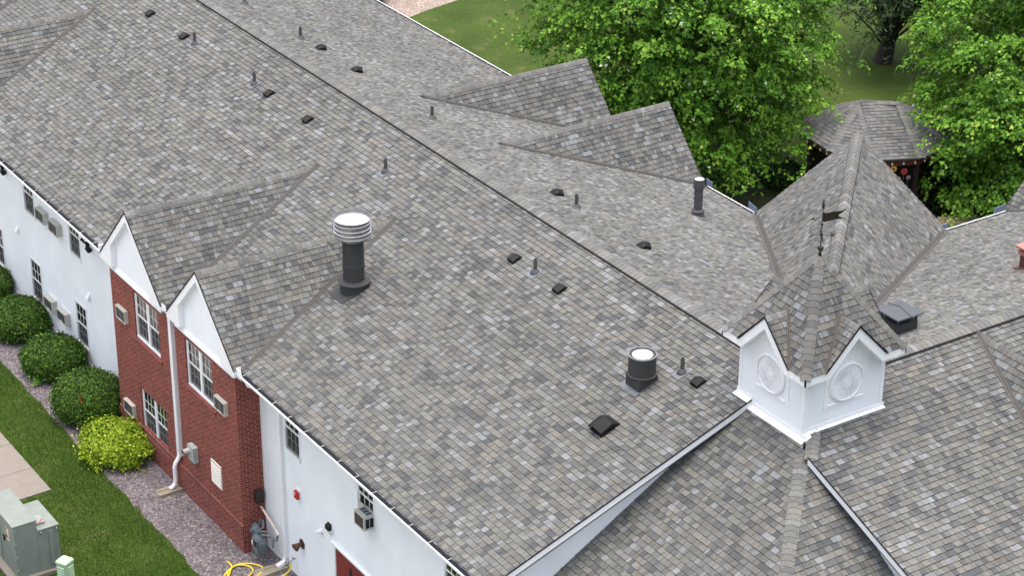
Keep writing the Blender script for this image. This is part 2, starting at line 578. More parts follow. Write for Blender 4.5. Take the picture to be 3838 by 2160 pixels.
def caps(mb, P, Q, dl, dr, w=0.15, lift=0.012, seed=1, palette=PAL, exp=SHW, peak=0.012):
    """ridge or hip cap shingles from P to Q; dl, dr: unit directions down each side"""
    rnd = random.Random(seed)
    P = Vector(P); Q = Vector(Q); dl = nrm(dl); dr = nrm(dr)
    L = (Q - P).length; t = (Q - P) / L
    up = -(dl + dr)
    up = up.normalized() if up.length > 1e-3 else Vector((0, 0, 1))
    nl = dl.cross(t); nl = nl if nl.z > 0 else -nl
    nr = dr.cross(t); nr = nr if nr.z > 0 else -nr
    cs, ws = pal(palette)
    k = int(L / exp) + 1
    for i in range(k):
        s0, s1 = i * exp, min(L, (i + 1) * exp + .01)
        c = rnd.choices(cs, ws)[0]
        c = tuple((x * .7 + b_ * .3) * j_ for x, b_, j_ in zip(c, lin((114, 114, 112)), [rnd.uniform(1.0, 1.14)] * 3))
        def prof(s, h):
            o = P + t * s
            m_ = o + up * (h + lift + peak)
            return [o + dl * w + nl * (h + lift), o + dl * w * .45 + nl * (h + lift + .004), (o + dl * w * .2 + nl * (h + lift + .004)).lerp(m_, .45), m_.lerp(o, .12),
                    (o + dr * w * .2 + nr * (h + lift + .004)).lerp(m_, .45), o + dr * w * .45 + nr * (h + lift + .004), o + dr * w + nr * (h + lift)]
        A = prof(s0, .009); B = prof(s1, .001); Z = prof(s0, -.003)
        for j in range(6):
            mb.face([A[j], A[j + 1], B[j + 1], B[j]], None, c)
            mb.face([Z[j], Z[j + 1], A[j + 1], A[j]], None, (.06, .06, .06))
        for j, d_ in ((0, nl), (6, nr)):
            mb.face([A[j], B[j], B[j] - d_ * min(lift + .004, .016), A[j] - d_ * min(lift + .012, .024)], None, (.03, .03, .03) if lift > .03 else (.16, .155, .15))

def caps_between(mb, P, Q, n1, n2, **k):
    t = (Vector(Q) - Vector(P)).normalized()
    d = []
    for n in (n1, n2):
        x = nrm(n).cross(t); d.append(x if x.z < 0 else -x)
    caps(mb, P, Q, d[0], d[1], **k)

def ridge_vent(mb, P, Q, dl, dr, w=0.178, h=0.05):
    P = Vector(P); Q = Vector(Q); dl = nrm(dl); dr = nrm(dr); t = (Q - P).normalized()
    for d_ in (dl, dr):
        n = d_.cross(t); n = n if n.z > 0 else -n
        mb.face([P + d_ * w - n * .01, Q + d_ * w - n * .01, Q + d_ * w + n * h, P + d_ * w + n * h])
        mb.face([P + n * h, Q + n * h, Q + d_ * w + n * h, P + d_ * w + n * h])

def valley(mb, P, Q, n1, d1, n2, d2, w=0.07, lift=0.026):
    """W-shaped valley metal from P to Q: d1/d2 point up the two roof planes across the valley"""
    P = Vector(P); Q = Vector(Q)
    up = (Vector(n1) + Vector(n2)).normalized()
    for d_, n in ((d1, n1), (d2, n2)):
        d_ = Vector(d_); n = Vector(n)
        a = [P + up * .03, Q + up * .03, Q + d_ * w + n * lift, P + d_ * w + n * lift]
        mb.face(a)
        mb.face([P + d_ * w + n * lift, Q + d_ * w + n * lift, Q + d_ * w - n * .01, P + d_ * w - n * .01])
    s = (Q - P).normalized()
    side = s.cross(up) * .012
    mb.face([P - side + up * .022, Q - side + up * .022, Q + up * .045, P + up * .045])
    mb.face([P + side + up * .022, Q + side + up * .022, Q + up * .045, P + up * .045])

def valley_between(mb, P, Q, n1, n2, **k):
    P = Vector(P); Q = Vector(Q); t = (Q - P).normalized()
    n1 = nrm(n1); n2 = nrm(n2)
    d1 = n1.cross(t); d1 = d1 if d1.z > 0 else -d1
    d2 = n2.cross(t); d2 = d2 if d2.z > 0 else -d2
    valley(mb, P, Q, n1, d1, n2, d2, **k)

def strip_along(mb, P, Q, wv, tv):
    """a thin bar from P to Q with width vector wv and thickness vector tv"""
    P = Vector(P); Q = Vector(Q); wv = Vector(wv); tv = Vector(tv)
    mb.prism([P, Q, Q + wv, P + wv], tv)

# ------------------------------------------------------------------ the ground (setting)
def sheet(name, pts, z, m, thick=0.0, kind='structure'):
    mb = MB()
    if thick: mb.prism([(x, y, z - thick) for x, y in pts], (0, 0, thick))
    else: mb.face([(x, y, z) for x, y in pts])
    o = mb.build(name, m)
    o['kind'] = kind
    return o
sheet('ground', [(-300, -300), (300, -300), (300, 300), (-300, 300)], 0.0, M_LAWN)
def edge_pts(x0, x1, y, amp, step=0.35, seed=3):
    r = random.Random(seed); out = []; x = x0
    while x < x1:
        out.append((x, y + r.uniform(-amp, amp))); x += step
    out.append((x1, y)); return out
front_edge = edge_pts(-30, 14, -1.45, 0.05)
sheet('gravel_bed', front_edge + [(14, 0.7), (-30, 0.7)], 0.006, M_GRAVEL)
sheet('gravel_area', [(-31.45, 15.2), (-31.4, 23.2), (-31.75, 24.3), (-32.2, 26.3), (-33.5, 31.5), (-60, 40), (-60, 15.2)], 0.006, M_GRAVELB)
sheet('shaded_bed', [(-12.2, 15.4), (-13.2, 18), (-13, 21), (-12.2, 24), (-11.7, 26.2), (-10.6, 25.0), (-8.6, 24.0), (-5.6, 24.6), (-4.2, 27.5), (-5.3, 29.4), (-6.5, 30.6), (-3, 33.4), (2, 31), (4.5, 24), (4.5, 18), (0, 15.4)], 0.006, M_SOIL)
mb = MB()
for (x0, x1) in ((-9.85, -8.335), (-8.32, -6.845), (-6.83, -5.5)):
    mb.prism([(x0, -4.9, -0.05), (x1, -4.9, -0.05), (x1 - (0.06 if x1 > -5.6 else 0), -2.96, -0.05), (x0, -2.96, -0.05)], (0, 0, 0.085))
for k in range(9):
    mb.prism([(-11.35 - k * 1.49, -4.9, -0.05), (-9.87 - k * 1.49, -4.9, -0.05), (-9.87 - k * 1.49, -2.96, -0.05), (-11.35 - k * 1.49, -2.96, -0.05)], (0, 0, 0.085))
o = mb.build('pavement', M_CONC); o['kind'] = 'structure'
sheet('unseen_bounce_lot', [(-60, -60), (40, -60), (40, -6.6), (-60, -6.6)], 0.008, mat('pale_bounce_lot', lin((196, 192, 186)), .9, noise=.08, nscale=2))  # unseen sheet, added and kept pale to bounce light onto the front walls
#; o['kind'] = 'structure'

def blades(name, pts_fn, n, seed, h=(0.03, 0.075), cols=None):
    r = np.random.default_rng(seed)
    P = pts_fn(r, n); n = len(P)
    ang = r.uniform(0, 2 * np.pi, n); hh = r.uniform(h[0], h[1], n); w = r.uniform(0.006, 0.013, n)
    lean = r.normal(0, 0.35, (n, 2)) * hh[:, None]
    dx = np.cos(ang) * w; dy = np.sin(ang) * w
    v = np.empty((n, 3, 3))
    v[:, 0] = np.c_[P[:, 0] - dx, P[:, 1] - dy, np.full(n, -0.005)]
    v[:, 1] = np.c_[P[:, 0] + dx, P[:, 1] + dy, np.full(n, -0.005)]
    v[:, 2] = np.c_[P[:, 0] + lean[:, 0], P[:, 1] + lean[:, 1], hh]
    cs = np.array(cols)
    # colour patches: nearby blades share a tint
    pat = np.sin(P[:, 0] * 1.7 + np.sin(P[:, 1] * 2.3) * 1.4) * np.cos(P[:, 1] * 1.9 - P[:, 0] * 0.8)
    idx = np.clip(((pat * 0.5 + 0.5) * len(cs) + r.normal(0, 1.0, n)).astype(int), 0, len(cs) - 1)
    c = cs[idx] * r.uniform(0.8, 1.2, (n, 1))
    return tris(name, v, c, M_GRASSB)

def tris(name, v, c, m, parent=None, local=False):
    """v: (n,k,3) polygons of k corners, c: (n,3) colours"""
    n, k = v.shape[:2]
    me = bpy.data.meshes.new(name)
    me.vertices.add(n * k); me.vertices.foreach_set('co', v.reshape(-1).astype(np.float32))
    me.loops.add(n * k); me.loops.foreach_set('vertex_index', np.arange(n * k, dtype=np.int32))
    me.polygons.add(n); me.polygons.foreach_set('loop_start', np.arange(0, n * k, k, dtype=np.int32))
    me.update(calc_edges=True)
    ca = me.color_attributes.new('tone', 'FLOAT_COLOR', 'CORNER')
    cc = np.ones((n, k, 4), np.float32); cc[:, :, :3] = c[:, None, :]
    ca.data.foreach_set('color', cc.reshape(-1))
    me.materials.append(m)
    return link(name, me, parent, local)

def front_pts(r, n):
    x = r.uniform(-17, 1.5, n); y = r.uniform(-7.5, -1.38, n)
    edge = -1.45 + 0.05 * np.sin(x * 5) + r.normal(0, .03, n)
    keep = (y < edge) & ~((x < -5.5) & (y < -2.97) & (y > -4.9))
    for (bx_, by_, br_, p_) in ((-2.2, -2.6, .3, .9), (-3.4, -2.5, .5, .55), (-1.6, -2.1, .4, .5), (-5.3, -3.3, .45, .7), (-2.4, -3.4, .5, .5), (-1.2, -3.1, .35, .5), (-4.4, -3.6, .5, .45)):
        keep &= ~((np.hypot(x - bx_, (y - by_) * 1.5) < br_ * r.random(n)) & (r.random(n) < p_))
    return np.c_[x, y][keep]
GC = [lin(c) for c in ((58, 98, 26), (68, 108, 31), (80, 116, 38), (50, 86, 24), (94, 122, 54))]
tag(blades('lawn_grass', front_pts, 130000, 5, cols=GC), None, None, None, 'stuff')

# ------------------------------------------------------------------ the building
B = thing('residence_building', 'large two-storey residence with white siding, red brick bays and grey shingle roofs', 'building')
HE, HR, WR = 5.286, 7.981, 7.639
SA = (HR - HE) / WR
YB, ZB = 15.85, 5.21
SB = (HR - ZB) / (YB - WR)
XC, YC = 11.458, 7.692
def zf(y): return HE + SA * y
def zbk(y): return HR - SB * (y - WR)
def zbf(x): return HR - SA * (x - XC)
def zbb(x): return HR - SB * (XC - x)
LX, LY, LZ, LS = 12.52, 6.686, 7.535, 0.57
def zl(y): return LZ + LS * (y - LY)
def zr(x): return LZ - LS * (x - LX)
nAf = nrm((0, -SA, 1)); nAb = nrm((0, SB, 1)); nBf = nrm((SA, 0, 1)); nBb = nrm((-SB, 0, 1))
dAf = nrm((0, -1, -SA)); dAb = nrm((0, 1, -SB)); dBf = nrm((1, 0, -SA)); dBb = nrm((-1, 0, -SB))
XE, YE = 10.86, 6.33
X0 = -34.0
YW, YBR = 0.574, -0.061

def roofpart(label, fn):
    mb = MB(); fn(mb)
    o = mb.build('roof_slope', M_SHING, B)
    if label: o['label'] = label
    return o
rA = roofpart('long front slope of the left wing', lambda mb: shingles(mb, (X0, 0, HE), (1, 0, 0), [(X0, -0.03, zf(-.03)), (XE, -0.03, zf(-.03)), (XE, WR, HR), (X0, WR, HR)], 1))
rAb = roofpart('long back slope of the left wing', lambda mb: shingles(mb, (X0, YB, ZB), (1, 0, 0), [(X0, YB, ZB), (3.6, YB, ZB), (11.3, WR, HR), (X0, WR, HR)], 2))
rB = roofpart('front slope of the right wing', lambda mb: shingles(mb, (19.4, 0, zbf(19.4)), (0, 1, 0), [(19.4, YE, zbf(19.4)), (19.4, 34, zbf(19.4)), (XC, 34, HR), (XC, 8.0, HR), (13.1, YE, zbf(13.1))], 3))
rBb = roofpart('back slope of the right wing', lambda mb: shingles(mb, (3.25, 0, zbb(3.25)), (0, 1, 0), [(3.25, 15.6, zbb(3.25)), (3.25, 34, zbb(3.25)), (XC, 34, HR), (XC, 7.8, HR)], 4))
rL = roofpart('steeper lower slope in front, left of the hip', lambda mb: shingles(mb, (10.5, 0, zl(0)), (1, 0, 0), [(10.5, -.2, zl(-.2)), (LX + LY + .2, -.2, zl(-.2)), (LX - .064, 6.75, zl(6.75)), (10.5, 6.75, zl(6.75))], 5))
rR = roofpart('steeper lower slope in front, right of the hip', lambda mb: shingles(mb, (19.3, 0, zr(19.3)), (0, 1, 0), [(19.4, -.2, zr(19.4)), (19.4, 6.7, zr(19.4)), (12.75, 6.7, zr(12.75)), (12.75, 6.456, zr(12.75))], 6))

# ridge caps on their vents
vb = MB(); cb = MB()
ridge_vent(vb, (X0, WR, HR), (10.1, WR, HR), dAf, dAb)
caps(cb, (10.1, WR, HR), (X0, WR, HR), dAf, dAb, w=.152, lift=.056, seed=21)
vb.build('ridge_vent', M_GAP, rA); cb.build('ridge_cap', M_SHING, rA)
vb = MB(); cb = MB()
ridge_vent(vb, (XC, 8.9, HR), (XC, 34, HR), dBf, dBb)
caps(cb, (XC, 8.9, HR), (XC, 34, HR), dBf, dBb, w=.152, lift=.056, seed=22)
vb.build('ridge_vent', M_GAP, rB); cb.build('ridge_cap', M_SHING, rB)
cb = MB()
hd = lambda a, b: (Vector(a) - Vector(b))
caps_between(cb, (18.6, LY - 6.08, LZ - 6.08 * LS), (12.83, LY - .31, LZ - .31 * LS), (0, -LS, 1), (LS, 0, 1), w=.15, lift=.012, seed=23)
cb.build('hip_cap', M_SHING, rL)
cb = MB()
caps_between(cb, (13.12, 6.36, zbf(13.12)), (12.45, 7.0, zbf(12.45)), (0, -LS, 1), nBf, w=.14, lift=.012, seed=24)
cb.build('hip_cap', M_SHING, rB)

# ---- gables (front pair, two more at far left, back pair, one each on the right wing)
def gable(label, R, Pk, hp, slope, wd, depth, seed, front=True, ret=True, plane=None, overh=0.3, white=True):
    """R: 3x3 columns (across, inward); local a = across, b = inward from the rake; Pk: rake-face ridge point; wd half width"""
    A, I = Vector(R[0]), Vector(R[1])
    Pk = Vector(Pk)
    zb = Pk.z - slope * wd
    def pt(a, b, z): return Vector((Pk.x, Pk.y, 0)) + A * a + I * b + Vector((0, 0, z))
    mb = MB()
    for s in (-1, 1):
        blow = depth(zb) + .2
        poly = [pt(s * wd, 0, zb), pt(0, 0, Pk.z), pt(0, depth(Pk.z) + .1, Pk.z), pt(s * wd, blow, zb)]
        shingles(mb, pt(s * wd, 0, zb), I, poly, seed + s)
    o = mb.build('gable_roof', M_SHING, B)
    o['label'] = label
    cb = MB()
    caps(cb, pt(0, 0, Pk.z), pt(0, depth(Pk.z) - .02, Pk.z), nrm(A * 1 + V(0, 0, -slope)), nrm(A * -1 + V(0, 0, -slope)), w=.13, lift=.012, seed=seed + 5)
    cb.build('ridge_cap', M_SHING, o)
    vbm = MB()
    for s in (-1, 1):
        n1 = nrm(A * s * slope + V(0, 0, 1))
        valley_between(vbm, pt(s * wd, depth(zb), zb), pt(0, depth(Pk.z), Pk.z), n1, plane)
    vbm.build('valley_flashing', M_FLASH, o)
    # black drip edge along the rake, white rake boards with boxed returns
    db = MB()
    for s in (-1, 1):
        n1 = nrm(A * s * slope + V(0, 0, 1))
        strip_along(db, pt(s * wd, -.012, zb) + n1 * .016, pt(0, -.012, Pk.z) + n1 * .016, n1 * -.034, I * .02)
    db.build('drip_edge', M_BLACK, o)
    fb = MB()
    dz = 0.245
    inn = wd - 0.72
    if ret:
        fb.prism([pt(-wd, 0, zb - .02), pt(0, 0, Pk.z - .02), pt(0, 0, Pk.z - dz), pt(-inn, 0, Pk.z - dz - slope * inn), pt(-inn, 0, zb - .14), pt(-wd, 0, zb - .14)], I * overh)
        fb.prism([pt(wd, 0, zb - .02), pt(wd, 0, zb - .14), pt(inn, 0, zb - .14), pt(inn, 0, Pk.z - dz - slope * inn), pt(0, 0, Pk.z - dz), pt(0, 0, Pk.z - .02)], I * overh)
    else:
        for s in (-1, 1):
            fb.prism([pt(s * wd, 0, zb - .02), pt(0, 0, Pk.z - .02), pt(0, 0, Pk.z - dz), pt(s * wd, 0, zb - dz + .02)][::s], I * overh)
    fb.build('rake_board', M_TRIM, o)
    return o, pt, zb

fd = lambda z: (z - HE) / SA + 0.214
for i, xg in enumerate((-5.811, -1.788, -20.25, -24.25)):
    o, pt, zb = gable(('left gable of the brick bay', 'right gable of the brick bay', 'gable at the far left', 'gable beyond the far left one')[i],
                      ((1, 0, 0), (0, 1, 0)), (xg, -.214, 7.179), 7.179, 1.0065, 1.853, fd, 100 + 20 * i, plane=nAf, overh=.15)
    gm = MB()          # sided gable face
    y = -.058
    zz = 5.05
    while zz < 6.95:
        z1 = zz + .105
        def half(z): return max(0.02, (6.98 - z) / 1.0065)
        gm.face([(xg - half(zz), y - .012, zz), (xg + half(zz), y - .012, zz), (xg + half(z1), y, z1), (xg - half(z1), y, z1)])
        gm.face([(xg - half(zz), y, zz), (xg + half(zz), y, zz), (xg + half(zz), y - .012, zz), (xg - half(zz), y - .012, zz)])
        zz = z1
    # frieze ledge over the brick
    gm.box(xg - 1.62, xg + 1.62, -.125, -.03, 5.0, 5.055)
    gm.prism([(xg - 1.6, -.11, 5.055), (xg - 1.6, -.04, 5.055), (xg - 1.6, -.04, 5.16), (xg - 1.6, -.075, 5.14)], (3.2, 0, 0))
    gm.build('gable_wall', M_WHITE, B)
bd = lambda z: (15.93 - WR) - (HR - z) / SB
for i, xg in enumerate((-8.603, -4.534)):
    gable('left gable behind the ridge' if i == 0 else 'right gable behind the ridge', ((1, 0, 0), (0, -1, 0)), (xg, 15.95, 7.111), 7.111, 1.05, 1.83, bd, 300 + 20 * i, plane=nAb)
gable('tall gable at the right edge of the picture', ((0, 1, 0), (-1, 0, 0)), (19.9, 12.33, 7.93), 7.93, 1.05, 2.45, lambda z: (19.9 - XC) - (HR - z) / SA, 360, plane=nBf)
gable('gable at the top right corner, behind the right ridge', ((0, 1, 0), (1, 0, 0)), (3.0, 23.75, 7.1), 7.1, 1.03, 1.9, lambda z: (XC - 3.0) - (HR - z) / SB, 380, plane=nBb)

# ---- diagonal wing behind the cupola
q = math.sqrt(.5)
HC, SC, WC, TC = 7.75, 1.0, 2.53, 14.4
def cp(t, w, z): return Vector((XC - q * t - q * w, YC + q * t - q * w, z))
mb = MB()
for s in (1, -1):
    poly = [cp(TC, s * WC, HC - SC * WC), cp(TC, 0, HC), cp(.4, 0, HC), cp(9.8, s * WC, HC - SC * WC)]
    shingles(mb, cp(TC, s * WC, HC - SC * WC), cp(1, 0, 0) - cp(0, 0, 0), poly, 400 + s)
rC = mb.build('diagonal_roof', M_SHING, B); rC['label'] = 'steep gable roof running diagonally back from the cupola'
nC = {s: nrm(Vector((-q * s, -q * s, 0)) * SC + V(0, 0, 1)) for s in (1, -1)}
dC = {s: nrm(Vector((-q * s, -q * s, 0)) + V(0, 0, -SC)) for s in (1, -1)}
vb = MB(); cb = MB()
ridge_vent(vb, cp(1, 0, HC), cp(TC - .75, 0, HC), dC[1], dC[-1], w=.185)
caps(cb, cp(1, 0, HC), cp(TC, 0, HC), dC[1], dC[-1], w=.155, lift=.056, seed=41, exp=.24)
vb.build('ridge_vent', M_GAP, rC); cb.build('ridge_cap', M_SHING, rC)
def c_valley(s, w):
    z = HC - SC * w
    if s > 0:
        y = WR + (HR - z) / SB
        ry = y - YC; rx = -w / q - ry
    else:
        x = XC - (HR - z) / SB
        rx = x - XC; ry = w / q - rx
    return Vector((XC + rx, YC + ry, z))
vb = MB()
valley_between(vb, c_valley(1, WC), c_valley(1, .2), nC[1], nAb, w=.11)
valley_between(vb, c_valley(-1, WC), c_valley(-1, .2), nC[-1], nBb, w=.11)
vb.build('valley_flashing', M_FLASH, rC)
fb = MB()
for s in (1, -1):
    fb.prism([cp(TC - .03, s * WC, HC - SC * WC - .03), cp(TC - .03, 0, HC - .03), cp(TC - .03, 0, HC - .3), cp(TC - .03, s * WC, HC - SC * WC - .24)][::s], cp(-.3, 0, 0) - cp(0, 0, 0))
fb.prism([cp(TC - .33, WC - .3, 0), cp(TC - .33, -WC + .3, 0), cp(TC - .33, -WC + .3, 5.3), cp(TC - .33, 0, 7.5), cp(TC - .33, WC - .3, 5.3)], cp(-.1, 0, 0) - cp(0, 0, 0))
fb.build('rake_board', M_TRIM, rC)

# ---- walls
def siding(mb, ax, c, u0, u1, z0, z1, holes=(), out=-1, e=0.125, d=0.018, top=None):
    """ax 'x': wall along x at y=c facing out*y; 'y': wall along y at x=c facing out*x"""
    def P(u, z, o): return (u, c + out * o, z) if ax == 'x' else (c + out * o, u, z)
    z = z0
    while z < z1 - 1e-4:
        zt = min(z1, z + e)
        segs = [(u0, u1)]
        for (h0, h1, k0, k1) in holes:
            if k0 < (z + zt) / 2 < k1:
                ns = []
                for a, b in segs:
                    if h1 <= a or h0 >= b: ns.append((a, b)); continue
                    if h0 > a: ns.append((a, h0))
                    if h1 < b: ns.append((h1, b))
                segs = ns
        for a, b in segs:
            mb.face([P(a, z, d), P(b, z, d), P(b, zt, 0.001), P(a, zt, 0.001)])
            mb.face([P(a, z, 0), P(b, z, 0), P(b, z, d), P(a, z, d)])
        z = zt
WIN_W = [(-18.09, -17.26), (-15.1, -14.28), (-11.79, -10.98)]
WINS = []      # (x0, x1, z0, z1, y, style)
for a, b in WIN_W:
    WINS.append((a, b, 3.44, 4.80, YW, 'single'))
    WINS.append((a, b, 0.61, 1.98, YW, 'single'))
for a, b in ((1.02, 1.82), (4.51, 5.31), (8.27, 9.07)):
    WINS.append((a, b, 3.45, 4.80, YW, 'single' if a != 4.51 else 'open'))
BWIN = [(-6.04, -4.54, 3.5, 4.83), (-3.0, -1.5, 3.5, 4.83), (-6.03, -4.47, 0.68, 1.99)]
DOOR = (3.36, 5.2, 0.02, 1.95)
holes = [(w[0], w[1], w[2], w[3]) for w in WINS]
mb = MB()
siding(mb, 'x', YW, X0, -7.45, 0.2, 5.17, holes)
siding(mb, 'x', YW, -0.22, 10.56, 0.06, 5.17, holes + [DOOR])
siding(mb, 'x', 15.2, X0, 3, 0.2, 5.17, (), out=1)
siding(mb, 'y', 3.9, 15.2, 34, 0.2, 5.2, (), out=-1)
siding(mb, 'y', 18.7, YE + .3, 34, 0.2, 5.2, (), out=1)
for yy in (15.2,):                    # walls below the back gables and the diagonal wing
    pass
o = mb.build('siding_wall', M_WHITE, B)
mb = MB()
mb.box(X0, -7.46, YW - .035, YW + .02, 0.0, 0.19)
mb.box(-0.21, 10.56, YW - .02, YW + .02, 0.0, 0.055)
mb.build('skirt_board', M_TRIM, B)
mb = MB()
mb.box(-0.205, -0.11, YW - .028, YW + .01, 0.05, 5.16)
mb.build('corner_board', M_TRIM, B)
mb = MB()
mb.box(-7.56, -7.465, YW - .028, YW + .01, 0.1, 5.16)
mb.build('corner_board', M_TRIM, B)
# soffit and fascia
mb = MB()
mb.box(X0, 10.86, -.005, YW, 5.155, 5.175)
mb.box(X0, 10.86, -.022, -.002, 5.10, 5.27)
mb.box(X0, 3.3, 15.2, YB, 5.06, 5.08)
mb.box(X0, 3.3, YB - .02, YB, 5.02, 5.18)
mb.box(3.25, 3.9, 15.6, 34, 5.06, 5.08)
mb.box(3.25, 3.27, 15.8, 34, 5.02, 5.18)
mb.build('soffit', M_TRIM, B)
# dark inner shell keeps light from leaking through the attic
mb = MB()
mb.box(X0, 3.8, 1.1, 15.1, 0.0, 5.05)
mb.box(4.1, 18.5, 7.2, 34, 0.0, 5.05)
mb.box(3.8, 10.2, 1.1, 15.1, 0.0, 5.05)
mb.build('inner_shell', M_DARK, B)

# brick bay
def brick_face(mb, ax, c, u0, u1, z0, z1, out, rot=False):
    def P(u, z): return (u, c, z) if ax == 'x' else (c, u, z)
    pts = [(u0, z0), (u1, z0), (u1, z1), (u0, z1)]
    if rot: uv = [((z - z0) + .005, u) for u, z in pts]
    else: uv = [(u, z) for u, z in pts]
    q4 = [P(*p) for p in pts]
    if (ax == 'x') != (out < 0): q4 = q4[::-1]; uv = uv[::-1]
    mb.face(q4, uv)
def brick_wall(mb, u0, u1, z0, z1, c, hol):
    us = sorted({u0, u1} | {h[0] for h in hol} | {h[1] for h in hol}); zs = sorted({z0, z1} | {h[2] for h in hol} | {h[3] for h in hol})
    us = [u for u in us if u0 <= u <= u1]; zs = [z for z in zs if z0 <= z <= z1]
    for i in range(len(us) - 1):
        for j in range(len(zs) - 1):
            cu, cz = (us[i] + us[i + 1]) / 2, (zs[j] + zs[j + 1]) / 2
            if any(h[0] < cu < h[1] and h[2] < cz < h[3] for h in hol): continue
            brick_face(mb, 'x', c, us[i], us[i + 1], zs[j], zs[j + 1], -1)
RD = 0.10
mb = MB()
XL, XR, XN0, XN1 = -7.462, -0.21, -3.985, -3.56
TOPZ = 5.02
bh = BWIN
SO0, SO1 = 4.85, TOPZ
ZL_ = 0.80
brick_wall(mb, XL, XN0, ZL_, SO0, YBR, bh)
brick_wall(mb, XN1, XR, ZL_, SO0, YBR, bh)
brick_face(mb, 'x', YBR - .004, XL, XN0, SO0, SO1, -1, True)
brick_face(mb, 'x', YBR - .004, XN1, XR, SO0, SO1, -1, True)
brick_face(mb, 'x', YBR + .11, XN0, XN1, ZL_, SO1, -1)           # recess behind the downspout
brick_face(mb, 'y', XN0, YBR, YBR + .11, ZL_, SO1, 1)
brick_face(mb, 'y', XN1, YBR, YBR + .11, ZL_, SO1, -1)
yb2 = YBR - .022
S0, S1 = .56, .76
for (z0, z1, r_) in ((0, S0, False), (S0, S1, True), (S1, ZL_, False)):
    yy = yb2 - (.008 if r_ else 0)
    if r_ or z0 == 0: brick_wall(mb, XL, XR, z0, z1, yy, [(h[0], h[1], h[2], h[3]) for h in bh]) if not r_ else [brick_face(mb, 'x', yy, a, b, z0, z1, -1, True) for a, b in ((XL, XR),)]
    else: brick_wall(mb, XL, XR, z0, z1, yy, bh)
    brick_face(mb, 'y', XR + .022 + (.008 if r_ else 0), yy, YW, z0, z1, 1, r_)
    brick_face(mb, 'y', XL - .022, yy, YW, z0, z1, -1, r_)
mb.face([(XL - .022, yb2 - .008, ZL_), (XR + .03, yb2 - .008, ZL_), (XR + .03, YBR + .115, ZL_ + .01), (XL - .022, YBR + .115, ZL_ + .01)], [(XL, 0), (XR, 0), (XR, .1), (XL, .1)])
mb.face([(XR - .002, yb2, ZL_), (XR + .03, yb2, ZL_), (XR + .03, YW, ZL_), (XR - .002, YW, ZL_)], [(0, XL), (.03, XL), (.03, YW), (0, YW)])
brick_face(mb, 'y', XR, YBR, YW, ZL_, SO0, 1)
brick_face(mb, 'y', XR + .004, YBR - .004, YW, SO0, 5.16, 1, True)
brick_face(mb, 'y', XL, YBR, YW, ZL_, 5.16, -1)
for (a, b, z0, z1) in bh:             # window reveals
    brick_face(mb, 'y', a, YBR, YBR + RD, z0, z1, 1)
    brick_face(mb, 'y', b, YBR, YBR + RD, z0, z1, -1)
    mb.face([(a, YBR, z1), (b, YBR, z1), (b, YBR + RD, z1), (a, YBR + RD, z1)], [(a, 0), (b, 0), (b, .1), (a, .1)])
bw = mb.build('brick_wall', M_BRICK, B)
for (a, b, z0, z1) in bh:             # sloping rowlock sills
    mb = MB()
    A0, B0 = a - .03, b + .1
    P = [(A0, YBR + RD, z0 + .0), (B0, YBR + RD, z0), (B0, YBR - .045, z0 - .04), (A0, YBR - .045, z0 - .04)]
    mb.face(P, [(0, A0), (0, B0), (.19, B0), (.19, A0)])
    mb.face([(A0, YBR - .045, z0 - .04), (B0, YBR - .045, z0 - .04), (B0, YBR - .045, z0 - .14), (A0, YBR - .045, z0 - .14)], [(.005, A0), (.005, B0), (.105, B0), (.105, A0)])
    for xx in (A0, B0):
        mb.face([(xx, YBR + RD, z0), (xx, YBR - .045, z0 - .04), (xx, YBR - .045, z0 - .14), (xx, YBR + RD, z0 - .14)], [(0, 0), (.19, 0), (.19, .06), (0, .06)])
    mb.build('window_sill', M_BRICK, bw)

